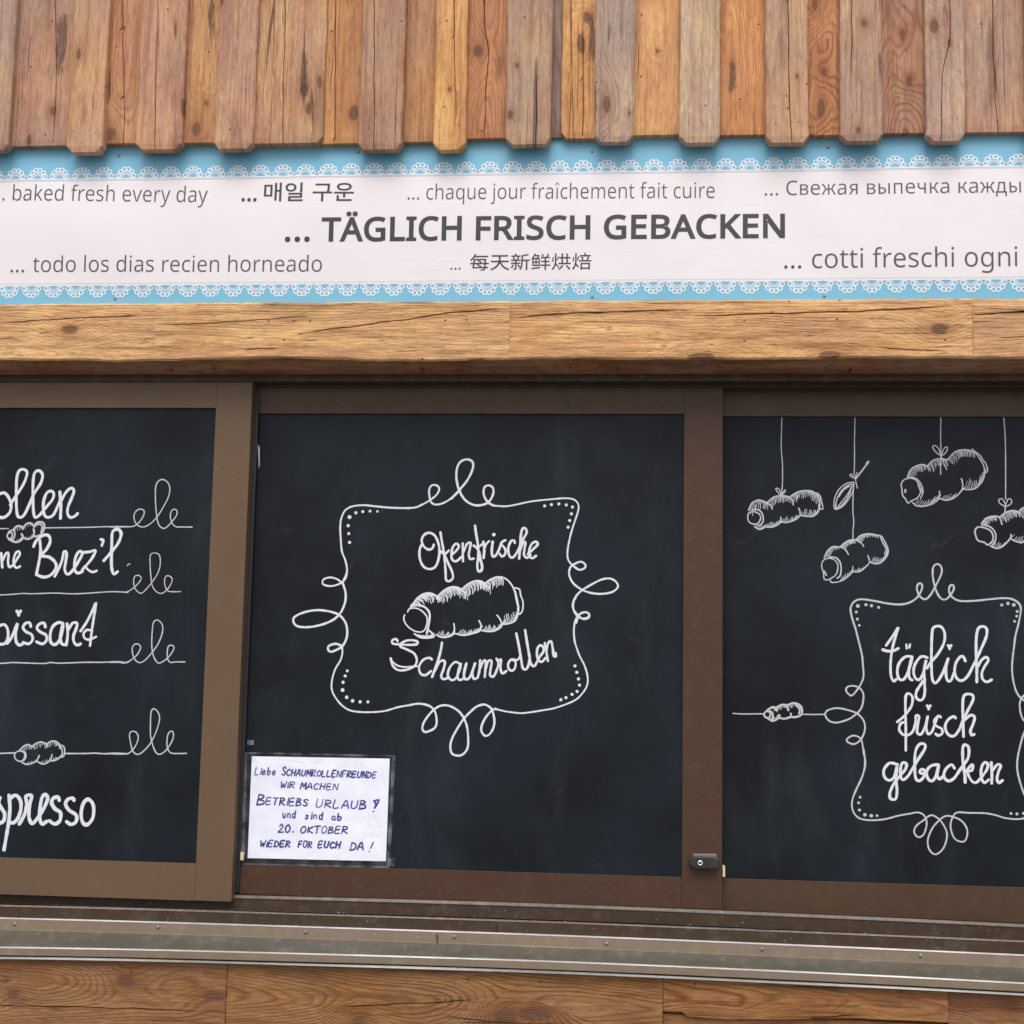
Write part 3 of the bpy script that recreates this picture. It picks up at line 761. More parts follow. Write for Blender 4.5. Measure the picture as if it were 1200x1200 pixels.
# black brush seal on the middle window, also painting in the left sash's shadow
sx = lx1 + 0.001
prism('seal_and_shadow', rect(sx - .02, P(303, 500, YW[1])[0], mz0 + .002, mz1 - .001), YW[1] - 0.006, YW[1] + .001, BLACK, win_m, 0.0015)
prism('edge_highlight', [P(302, 520, -.005), P(304.5, 524, -.005), P(304.5, 545, -.005), P(303, 549, -.005)], -0.0048, -0.0042, EDGE_SHINE, win_m)  # painted highlight on the edge of the black strip
a = P(284, 1003, -.006); prism('felt_pad', rect(a[0] - .0035, a[0] + .0035, a[1] - .009, a[1] + .008), -0.010, -0.004, FELT, win_m, .001)
a = P(847.5, 1020, 0.02); prism('felt_pad', rect(a[0] - .002, a[0] + .003, a[1] - .011, a[1] + .010), 0.0, 0.03, FELT, win_r, .0008)
a = P(664, 473, -.0); prism('roller_hole', [(a[0] + .008 * math.cos(k * .785), a[1] + .006 * math.sin(k * .785)) for k in range(8)], YW[1] - .0006, YW[1] + .001, BLACK, win_m)
for px in (560, 640):
    a = P(px, 483.5, 0); prism('putty_gap', rect(a[0] - .02, a[0] + .02, a[1] - .002, a[1] + .001), YW[1] - .0004, YW[1] + .001, BLACK, win_m)

# lock on the middle window
ya = YW[1]
pts = [(808, 1006), (812, 1003.5), (841, 1004.5), (843, 1006), (843, 1016), (840, 1018.5), (815, 1018), (808, 1014)]
lock = prism('lock', [P(a, b, ya - .018) for a, b in pts][::-1], ya - .020, ya, DARK, win_m, 0.002, 3)
prism('lock_plate', [P(a, b, ya - .010) for a, b in ((812, 1000.5), (840, 1001), (840, 1006), (812, 1005.5))][::-1], ya - .0115, ya - .001, painted('worn_lock_plate', (.16, .14, .13), .3, .6), lock, 0.001)
kx, kz = P(820.5, 1011.4, ya - .022)
V = []; Fc = []; n = 20
for r_, yy in ((.0024, .0232), (.0030, .0240), (.0050, .0240), (.0056, .0225), (.0056, .0190)):
    for i in range(n): V.append((kx + r_ * math.cos(2 * math.pi * i / n), ya - yy, kz + r_ * math.sin(2 * math.pi * i / n)))
for q in range(4):
    for i in range(n): Fc.append((q * n + i, q * n + (i + 1) % n, (q + 1) * n + (i + 1) % n, (q + 1) * n + i))
link('key_cylinder', V, Fc, CHROME, lock, (kx, ya - .02, kz), True)

# crumbs and grit lying on the track ledges
random.seed(5)
V = []; Fc = []
for k in range(70):
    x = random.uniform(-1.6, 1.1); dd_, py_, fn_ = random.choice(((-0.0468, 1078.2, f_fr), (-0.012, 1076.2, f_tr), (-0.030, 1076.3, f_tr), (-0.080, 1115.8, f_ap)))
    z = P(600, py_, dd_)[1] + fn_(x); q = random.uniform(.0006, .0019); b = len(V)
    for sx_, sy_, sz_ in ((-1, 0, 0), (1, .2, .1), (0, -1, .2), (0, 1, 0), (.2, 0, 1), (0, 0, -.6)):
        V.append((x + sx_ * q * random.uniform(.7, 1.4), dd_ + sy_ * q, z + sz_ * q * .9))
    for f in ((4, 0, 2), (4, 2, 1), (4, 1, 3), (4, 3, 0), (5, 2, 0), (5, 1, 2), (5, 3, 1), (5, 0, 3)): Fc.append(tuple(b + i for i in f))
o = link('grit', V, Fc, FELT_G, kiosk); o['kind'] = 'stuff'
# ------------------------------------------------------------------ chalk marker writing
CROP = {'L1': (0, 520, 6), 'L2': (130, 540, 6.667), 'L3': (0, 690, 7.06), 'L4': (0, 850, 7.06), 'L5': (130, 710, 6.317),
        'M1': (480, 600, 7.059), 'M2': (460, 665, 7.059), 'M3': (440, 735, 5.217), 'M4': (380, 530, 7.5), 'M5': (530, 530, 6),
        'M6': (330, 660, 6), 'M7': (480, 800, 7.5), 'M8': (620, 700, 8), 'R1': (860, 480, 7.059), 'R2': (1030, 480, 7.059),
        'R3': (940, 600, 9.23), 'R4': (980, 650, 5.4545), 'R5': (1020, 725, 7.059), 'R6': (1020, 805, 7.059), 'R7': (850, 780, 6.667),
        'R8': (980, 860, 5.4545), 'N': (280, 870, 6), 'PX': (0, 0, 1)}
MM = 0.00178                       # metres per photo pixel on the boards

def parse(txt, y):
    """lines 'crop width : x,y x,y ...' (a trailing o closes, * makes dots with own radius)"""
    out = []
    for ln in txt.strip().splitlines():
        ln = ln.strip()
        if not ln: continue
        head, body = ln.split(':'); h = head.split()
        ox, oy, sc = CROP[h[0]]; wd = float(h[1]) / sc * MM
        mode = h[2] if len(h) > 2 else ''
        pts = [tuple(float(q) for q in p.split(',')) for p in body.split()]
        if mode == '*':
            for p in pts: out.append(([P(ox + p[0] / sc, oy + p[1] / sc, y)], 2 * (p[2] if len(p) > 2 else float(h[1])) / sc * MM, False))
        elif mode == 'h':           # heart
            for hx, hy in pts:
                s = float(h[1])
                for k in (-1, 1):
                    out.append(([P(ox + (hx + k * s * .42) / sc, oy + (hy - s * .35) / sc, y), P(ox + (hx + k * s * .1) / sc, oy + (hy + s * .1) / sc, y), P(ox + hx / sc, oy + (hy + s * .55) / sc, y)], s * .8 / sc * MM, False))
        elif mode.startswith('/'):  # hatch: short strokes leaving the curve; /dx,dy,count,curl
            dx, dy, cnt, curl = [float(q) for q in mode[1:].split(',')]
            pp = smooth(pts, False, 3); L = [0]
            for i in range(1, len(pp)): L.append(L[-1] + math.hypot(pp[i][0] - pp[i - 1][0], pp[i][1] - pp[i - 1][1]))
            cnt = int(cnt)
            for k in range(cnt):
                d = L[-1] * (k + .5) / cnt
                i = max(q for q in range(len(L)) if L[q] <= d); a = pp[i]
                f = (.75 + .35 * random.random()) * (.75 + .35 * abs(math.sin(k * 2.1)))
                e = (a[0] + dx * f, a[1] + dy * f); mid = ((a[0] + e[0]) / 2 + curl * f, (a[1] + e[1]) / 2 - abs(curl) * .4 * f)
                out.append(([P(ox + q[0] / sc, oy + q[1] / sc, y) for q in (a, mid, e)], wd * random.uniform(.6, 1), False))
        else:
            out.append(([P(ox + a / sc, oy + b / sc, y) for a, b in pts], wd, mode == 'o'))
    return out

LEFT_WORDS = '''
L1 23 : -60,470 -50,400 0,352 35,348 62,380 78,430 70,480 35,515 0,518 -40,505
L1 22 : 72,430 110,370 150,310 180,250 190,200 165,180 135,190 118,240 115,330 115,430 122,500 140,518 170,500 205,430 240,350 285,280 300,225 285,195 262,190 240,215 232,290 232,400 236,480 248,518 280,500 330,440 370,390 378,350 360,333 330,345 308,400 305,460 315,505 340,518 375,500 405,440 425,390
L1 24 : 421,338 428,430 425,525
L1 22 : 430,400 465,340 500,312 520,330 505,380 480,440 475,490 495,518 525,510 546,490
L1 20 : 8,770 16,870
L1 19 : 18,820 45,768 60,775 56,830 66,866 92,852 120,810 140,775 132,757 112,767 97,810 100,855 118,873 140,862
L1 23 : 236,722 260,675 310,642 345,650 352,690 325,745 290,785 345,797 385,830 395,870 360,920 310,938 255,920
L1 23 : 280,680 285,760 270,850 256,918
L1 22 : 385,932 412,880 436,820 450,758 468,768 462,830 455,885 475,918 510,892 555,822 578,775 566,755 545,770 526,820 526,885 546,910 580,898
L1 21 : 590,764 630,760 672,752 640,815 578,888
L1 17 : 574,905 596,862 618,885 650,902 680,893
L1 20 : 708,672 726,680 716,716
L1 23 : 730,822 780,765 830,700 852,640 840,607 815,602 790,625 786,700 784,790 785,870 800,916 826,900
L3 26 : -30,420 -20,330 5,302 40,298 64,340 65,410 40,452 0,458 -20,450
L3 26 : 58,452 98,398 143,288 130,370 135,440 162,466 185,458
L3 36 h : 155,198
L3 25 : 255,312 245,282 212,285 190,320 215,355 260,378 270,420 238,455 190,443
L3 25 : 375,317 365,284 328,290 305,325 335,358 380,382 385,425 352,456 302,438
L3 27 : 520,285 480,280 435,315 415,380 420,440 452,462 490,430 515,350 520,292 500,390 508,450 532,462
L3 26 : 555,288 560,380 548,466
L3 25 : 565,340 600,285 638,285 630,330 608,390 612,440 637,466 667,455
L3 24 : 667,350 720,270 765,180 793,118 782,200 762,330 745,470
L3 21 : 762,347 720,340 692,370 700,408 740,420 795,397
L4 33 : 0,600 -10,640 15,690 38,730 33,785 5,808
L4 32 : 74,580 82,680 72,800 52,920 33,1030
L4 32 : 88,602 130,578 168,620 173,690 150,765 112,806 80,802
L4 32 : 160,815 202,740 222,650 214,588 262,582 245,660 240,760 265,812 300,782 360,692 395,605 375,573 347,600 330,700 332,785 352,816 385,795
L4 32 : 490,620 480,594 442,602 427,642 457,692 500,722 495,788 452,816 410,790
L4 32 : 612,620 602,602 562,612 542,652 572,702 630,742 630,795 590,820 552,798
L4 31 o : 732,612 772,662 768,765 720,822 682,798 672,720 692,642
'''
LEFT_LINES = '''
L1 8 : -300,600 0,597 60,597
L1 9 : 312,592 450,590 600,588 750,583 900,582
L2 10 : -5,518 120,516 180,510 225,475 258,420 255,385 225,378 195,395 180,430 190,480 225,512 265,515 310,490 360,440 410,360 450,280 460,210 440,165 405,146 370,160 350,205 348,300 355,400 370,490 405,527 440,515 490,460 515,420 515,390 495,378 472,395 465,440 480,490 510,515 560,517 635,518
L2 9 : 128,820 138,808 150,806
L1 9 : -300,1070 0,1063 100,1058 170,1052 220,1055 380,1050 500,1055 600,1052 700,1045 800,1040 900,1045
L2 9 : -5,1022 80,1025 130,1022 180,990 220,950 237,915 215,895 185,905 178,950 190,1000 230,1035 265,1015 320,950 365,880 385,810 380,740 345,720 310,735 306,800 312,900 325,980 360,1025 400,1035 440,1005 470,960 478,920 450,898 425,910 420,960 435,1005 465,1022 545,1022
L3 12 : -300,620 0,617 100,610 200,613 360,618 420,610 500,615 700,608 850,608 980,603 1030,610 1059,608
L5 10 : -5,418 60,418 105,422 150,400 195,360 220,310 205,285 180,283 160,305 160,350 180,400 215,420 255,400 300,350 350,280 380,200 380,140 345,105 315,125 305,200 303,300 315,370 345,420 380,415 430,375 465,320 460,295 430,295 418,330 420,390 440,418 480,415 548,415
L4 13 : -200,234 0,232 118,228
L4 13 : 540,233 700,233 780,230 870,235 950,230 1059,236
L5 10 : -5,1095 100,1097 140,1085 180,1040 202,980 190,940 160,928 138,950 145,1010 160,1070 190,1098 230,1085 290,1020 335,930 360,840 350,790 320,762 298,785 293,880 295,970 320,1060 350,1098 390,1085 430,1040 460,980 460,935 440,930 420,960 415,1030 430,1075 460,1092 560,1092
'''
LEFT_ROLLS = '''
L1 11 o : 50,650 68,615 95,610 105,640 92,668 68,668
L1 11 : 60,630 75,622 88,640 80,662
L1 14 : 95,602 120,580 148,582 162,600
L1 14 : 160,590 190,562 220,560 240,585
L1 14 : 240,578 262,553 300,553 312,580 300,622 270,648 240,652
L1 11 : 250,570 285,565 296,590 288,622
L1 15 : 62,672 110,692 145,680 160,655 152,635
L1 13 : 162,662 200,670 232,652 240,622 236,600
L1 5 /6,20,4,3 : 100,605 125,585 160,590
L1 5 /8,18,4,3 : 165,590 200,563 240,575
L1 5 /10,18,4,4 : 240,575 270,553 305,560
L1 5 /6,-15,4,3 : 85,680 125,685 158,655
L1 5 /6,-15,4,3 : 165,662 210,662 240,625
L4 11 o : 120,255 130,225 165,212 198,225 206,255 190,288 160,297 132,282
L4 11 : 160,207 205,220 214,262 195,292
L4 12 : 163,205 200,170 235,160 268,178
L4 12 : 262,178 300,148 345,138 388,160 382,185
L4 12 : 380,158 430,130 470,138 500,170 516,225 502,262 455,290 412,292
L4 12 : 170,297 215,322 265,315 305,290 325,250
L4 12 : 308,298 350,320 390,310 420,280 430,243
L4 12 : 512,165 530,180 535,220 526,255 508,262
L4 6 /6,34,7,3 : 185,190 225,162 265,175
L4 6 /10,34,9,3 : 270,175 330,140 382,158
L4 6 /14,36,10,4 : 385,158 440,132 505,180
L4 6 /10,-22,6,3 : 220,320 270,312 305,290
L4 6 /10,-26,6,3 : 335,316 390,308 420,280
L4 6 /12,-24,6,3 : 430,290 470,282 498,262
'''
MID_WORDS = '''
M1 21 : 200,270 188,300 155,310 118,285 100,235 120,190 165,172 212,200 243,280 243,370 215,450 165,472 115,450 86,390 82,320 98,272
M1 21 : 255,168 270,260 285,340 292,420 298,500 302,560 328,572 358,545 350,490 312,410 285,350 262,325
M1 19 : 265,338 295,345 325,317
M1 21 : 348,352 385,322 408,282 385,262 357,292 347,350 352,392 385,408 428,372
M1 21 : 440,260 440,340 442,408
M1 20 : 446,330 475,265 505,255 498,305 490,350 500,388 530,385
M1 22 : 541,114 550,180 565,270 568,360 560,440 568,488 592,485 600,450 585,390 575,330 558,300 530,278
M1 18 : 532,283 568,290 598,267
M1 22 : 610,245 618,310 612,380
M1 20 : 616,310 636,262 658,242
M1 22 : 688,245 680,310 686,366 714,358 740,310 762,252 792,234
M1 16 * : 697,187,16
M1 20 : 762,272 792,310 788,352 762,368 746,345
M1 21 : 870,255 865,236 838,242 816,300 824,358 850,378 885,340 915,282
M1 22 : 903,310 938,230 968,170 960,138 937,137 922,180 914,290 906,385
M1 20 : 915,315 940,255 958,250 950,310 946,355 972,380 1000,355
M1 21 : 978,350 1020,310 1060,268 1045,246 1012,262 991,310 992,362 1016,382 1046,362
M3 15 : 135,85 125,72 103,80 106,100 150,105 200,108 250,105 258,90 230,80 190,82 157,100 152,118 190,135 235,160 253,200 238,238 190,260 140,262 107,237 93,190
M3 11 : 97,203 130,232 180,243 255,238
M3 15 : 345,197 328,187 292,200 267,240 275,282 305,293 340,268
M3 16 : 407,95 395,160 370,240 346,304
M3 16 : 360,270 392,212 423,208 418,250 402,298 417,318 445,308
M3 15 : 515,225 490,212 458,240 442,290 462,322 492,312 515,260 522,220 502,290 510,322 530,318
M3 16 : 556,222 542,280 546,316 575,308 603,240 610,217 592,280 602,316 625,308
M3 15 : 640,202 636,260 626,306
M3 15 : 640,250 660,207 674,207 672,260 668,304
M3 15 : 675,250 690,207 710,207 704,255 701,293 722,301 742,260 752,222 740,192
M3 15 : 740,192 752,206 768,198 764,250 776,282 800,268
M3 15 : 832,197 856,212 852,250 834,266 814,252 812,222 832,197 868,200 885,175
M3 16 : 861,38 876,110 890,190 900,248 920,258 936,230 940,200
M3 16 : 915,18 926,90 940,170 950,222 970,238 988,212 1006,178 1026,150 1026,122 1005,111 988,140 992,192 1015,212 1040,188
M3 15 : 1035,97 1045,150 1054,206
M3 15 : 1046,140 1056,97 1074,88 1084,130 1090,176 1104,178 1101,158
'''
MID_FRAME = '''
M4 18 : 165,1135 190,1080 200,1030 185,950 155,870 145,760 140,660 150,580 185,510 250,475 350,465 450,475 600,488 780,488 860,460 930,420 990,370 1010,320 985,290 945,292 922,330 925,390 940,440 985,460 1060,440 1140,385 1195,335
M5 17 : -6,326 50,265 110,190 145,110 140,65 100,50 55,70 32,120 30,190 50,270 90,335 150,370 210,370 260,345 288,290 285,250 255,232 225,250 222,300 250,350 290,375
M5 13 : 285,374 370,380 440,370 560,345 700,330 800,323 860,335 888,375 880,430 850,520 825,610 810,700 815,755 840,790
M5 15 : 838,788 890,825 930,815 935,790 905,770 860,785 830,810 822,860 850,920 910,965 980,990 1060,995 1130,980 1165,945 1150,910 1110,888 1050,895 970,935 900,980 860,1030 850,1090 870,1140 910,1168 955,1160 960,1135 930,1125 890,1145 872,1200
M8 19 : 440,0 412,50 415,110 460,170 510,205 555,195 566,165 545,142 510,140 465,165 430,230 420,330 430,430
M8 17 : 430,425 470,540 520,640 548,740 545,820 500,900 420,970 250,1035 120,1060 0,1080
M7 15 : 1052,260 980,268 860,255 790,240 750,225
M7 20 : 760,235 735,235 680,290 640,360 630,420 660,465 700,455 735,400 745,330 725,240 690,205 650,192 590,210 530,260 470,325 410,420 370,500 358,570 375,625 430,642 480,620 512,560 512,440 490,340 440,260 370,212 310,198 250,212 190,260 130,340 112,400 130,432 165,428 218,400 238,350 225,260 180,208 110,187 50,187 0,198
M6 13 : 900,998 820,1012 730,1038 640,1047 540,1045 470,1030 410,985 360,910 352,840 375,750 415,680 428,620 418,580
M6 17 : 425,600 418,580 380,567 335,580 326,605 345,622 380,612 430,580 458,520 460,460 445,410 405,365 340,340 250,330 160,345 95,375 82,405 105,440 170,450 260,438 350,405 410,355 445,280 450,210 430,140
M6 14 : 432,145 390,112 340,100 295,115 290,145 330,160 380,155 430,130 455,90 460,40 452,-2
M4 14 * : 222,570,20 210,645,16 215,715,15 222,792,16 278,532,16 338,522,15 402,518,14 467,520,12
M5 12 * : 649,377 697,368 749,363 802,370 845,385 838,433 826,480 814,527
M6 12 * : 462,757,11 447,793,12 432,837,13 429,892,15 458,943,14 499,968,14 552,975,13 607,975,12
M8 16 * : 430,643 447,703 463,765 473,823 450,882 403,910 346,940 298,960
'''
MID_ROLL = '''
M2 12 : 125,368 140,342 190,336 240,358 282,405 285,460 270,510 240,533 190,528 140,500 105,460 93,420 100,392
M2 17 : 160,318 220,312 272,332 306,380 303,450 293,505 284,545
M2 17 : 152,325 160,308
M2 14 : 165,312 200,260 250,222 310,212 355,232 382,246
M2 14 : 372,240 420,195 470,167 525,162 578,184
M2 13 : 575,180 620,140 680,112 735,114 768,140
M2 13 : 765,132 810,100 870,78 930,90 975,130 1008,190 1025,270 1038,330 1033,400 1010,443 960,464 900,470
M2 12 : 1012,168 1050,182 1060,230 1078,280 1078,340 1065,375 1044,388
M2 11 : 1018,200 1030,260 1044,330 1040,380
M2 14 : 180,548 230,578 300,583 345,570 330,547 300,520
M2 14 : 205,560 250,570 300,572 330,562
M2 12 : 360,555 400,576 450,576 500,555 512,510 507,465
M2 12 : 512,545 580,560 650,550 720,525 732,480 715,440
M2 12 : 733,520 800,530 860,518 905,480 890,430 865,395
M2 7 /-12,34,10,-8 : 165,305 200,262 250,224
M2 7 /60,36,11,10 : 172,300 205,260 250,224
M2 7 /62,66,16,16 : 230,232 270,216 320,214 372,240
M2 7 /52,60,21,15 : 372,240 420,195 470,168 525,162
M2 7 /46,84,11,16 : 500,163 540,166 578,184
M2 7 /34,70,21,12 : 575,182 620,142 680,112 735,114
M2 7 /40,74,11,14 : 700,112 740,116 768,138
M2 7 /22,66,16,12 : 770,130 810,100 870,80 905,88
M2 7 /34,-36,10,8 : 362,552 400,572 455,572 500,552
M2 7 /36,-40,12,8 : 535,546 590,556 655,546 715,522
M2 7 /34,-44,12,8 : 745,518 800,526 862,514 898,482
M2 7 /18,-80,10,8 : 905,466 950,460 1000,440 1025,400
M2 6 /30,-26,6,6 : 230,575 280,578 320,566
'''
RIGHT_WORDS = '''
R5 22 : 130,222 170,165 205,112 230,74 207,150 185,230 172,310 166,400 172,480 194,518 214,500
R5 25 : 102,256 140,268 188,266 230,246
R5 18 : 298,214 300,248
R5 18 : 328,212 322,240
R5 24 : 345,315 292,314 242,362 222,430 236,496 275,502 313,440 337,355 345,318 318,420 322,488 345,508
R5 24 : 470,322 420,314 372,372 357,440 376,496 410,500 440,440 462,340 445,420 447,520 450,600 438,658 410,675 378,650 382,600 420,540 450,500
R5 23 : 468,410 500,360 560,290 608,200 614,120 588,70 550,62 517,82 508,150 505,260 505,400 512,498 532,532 560,513 602,440 645,325 626,400 627,478 642,516 668,508 690,450
R5 30 h : 655,232
R5 24 : 785,350 768,314 740,318 706,370 697,440 717,496 760,512 808,470 850,390 880,330 920,240 958,150 962,85 930,64 892,82 876,160 875,300 880,420 880,524
R5 23 : 885,402 920,342 958,318 975,345 942,400 922,450 928,498 962,523 1003,505
R6 22 : 222,290 280,240 338,160 348,85 315,54 292,80 290,200 293,350 293,525
R6 22 : 290,292 252,302 238,350 268,393 310,398 350,368 372,300 377,240 402,245 392,310 386,370 402,392 425,385 455,320 474,240 462,330 477,388 510,368 535,300 560,240 582,250
R6 30 h : 482,166
R6 22 : 560,240 528,282 542,320 590,347 593,385 560,402 540,388
R6 24 : 705,257 688,244 642,272 618,330 642,392 690,406 730,360 762,290 800,205 848,110 846,70 810,58 774,74 764,140 766,280 770,410
R6 24 : 776,275 830,234 862,252 848,310 828,360 837,398 858,392
R6 24 : 225,642 160,630 114,680 114,738 150,772 195,748 220,655 212,760 220,850 213,918 190,932 163,918 163,870 195,800 242,740 290,680 298,638 270,625 252,660 248,730 268,768 310,738 352,670 400,592 450,512 448,474 408,473 374,530 367,640 373,748 400,777 438,748 448,692 422,682 408,704 432,716 462,700
R6 25 : 560,642 502,653 464,700 478,762 515,776 548,720 565,645 552,730 572,762 602,738
R6 25 : 695,672 670,643 622,682 608,740 642,777 690,757 738,690 775,640 810,580 813,502 785,478 766,495 764,600 780,720 784,790
R6 23 : 792,700 830,650 848,643 840,690 804,702 832,770 870,792 910,758 958,692 973,642 945,625 918,670 918,748 942,792 978,768
R6 26 : 1000,626 1005,720 1003,796
R6 24 : 1010,692 1050,642 1078,652 1060,700 1047,760 1062,792 1093,773
'''
RIGHT_FRAME = '''
R4 14 : 155,600 125,480 100,400 92,340 115,300 160,285 240,295 330,312 410,318 470,305 520,270 548,215 545,187 525,187 515,215 530,260 565,285 600,260 640,190 672,120 670,77 645,60 620,80 617,140 635,220 660,270 690,288 720,270 750,225 748,197 730,197 720,230 740,270 790,295 880,295 980,285 1060,278 1120,283 1165,310 1180,350 1165,440 1145,520 1135,600
PX 2.4 : 1188,760 1186,780 1187.5,798 1193,814 1205,823 1222,822 1225,813 1212,808 1199,816 1195,828 1202,846 1230,850 1252,842 1244,830 1222,836 1204,852 1196,872 1192,900 1200,930 1210,945 1207,955 1199,959
PX 2.6 : 1008.4,760 1010.5,770 1011.2,780
R7 15 : 1075,-2 1080,80 1065,130 1040,175 1000,225 975,232 945,200 950,170 990,158 1040,170 1075,210 1078,270 1060,335 1020,380 960,420 870,445 810,430 780,385 800,350 870,332 950,345 1030,375 1080,430 1090,500 1060,575 1010,612 960,600 950,575 1000,547 1060,575 1080,680 1095,760 1075,850 1040,930 1010,1000
R7 11 : 60,373 140,378 290,376
R7 11 : 600,380 690,382 780,380
R8 12 : 140,90 155,36 180,130 180,220 160,290 120,370 100,440 110,500 150,540 220,552 310,545 400,522 470,510 520,502 560,520 578,570 560,640 525,660 498,630 510,590 560,550 605,520 650,540 690,590 708,650 685,730 635,770 595,740 585,680 610,610 650,560 700,525 760,535 810,565 838,620 825,680 790,688 750,660 730,590 745,530 775,502 850,505 950,507 1020,520 1080,538 1150,545 1205,540
R4 10 * : 138,328,14 128,367,11 135,412,11 147,452,10 190,320,12 225,326,12 271,337,11 1058,322,11 1097,312,13 1135,321,14 1157,363,11 1153,393,10 1140,426,10
R8 9 * : 152,404,10 142,441,10 148,487,11 183,517,13 224,523,13 260,523,10 1117,509,10 1155,512,11 1197,508,11
'''
RIGHT_FRAME = RIGHT_FRAME.replace('R8 12 : 140,90 155,36 180,130', 'R8 12 : 176,100 182,160')
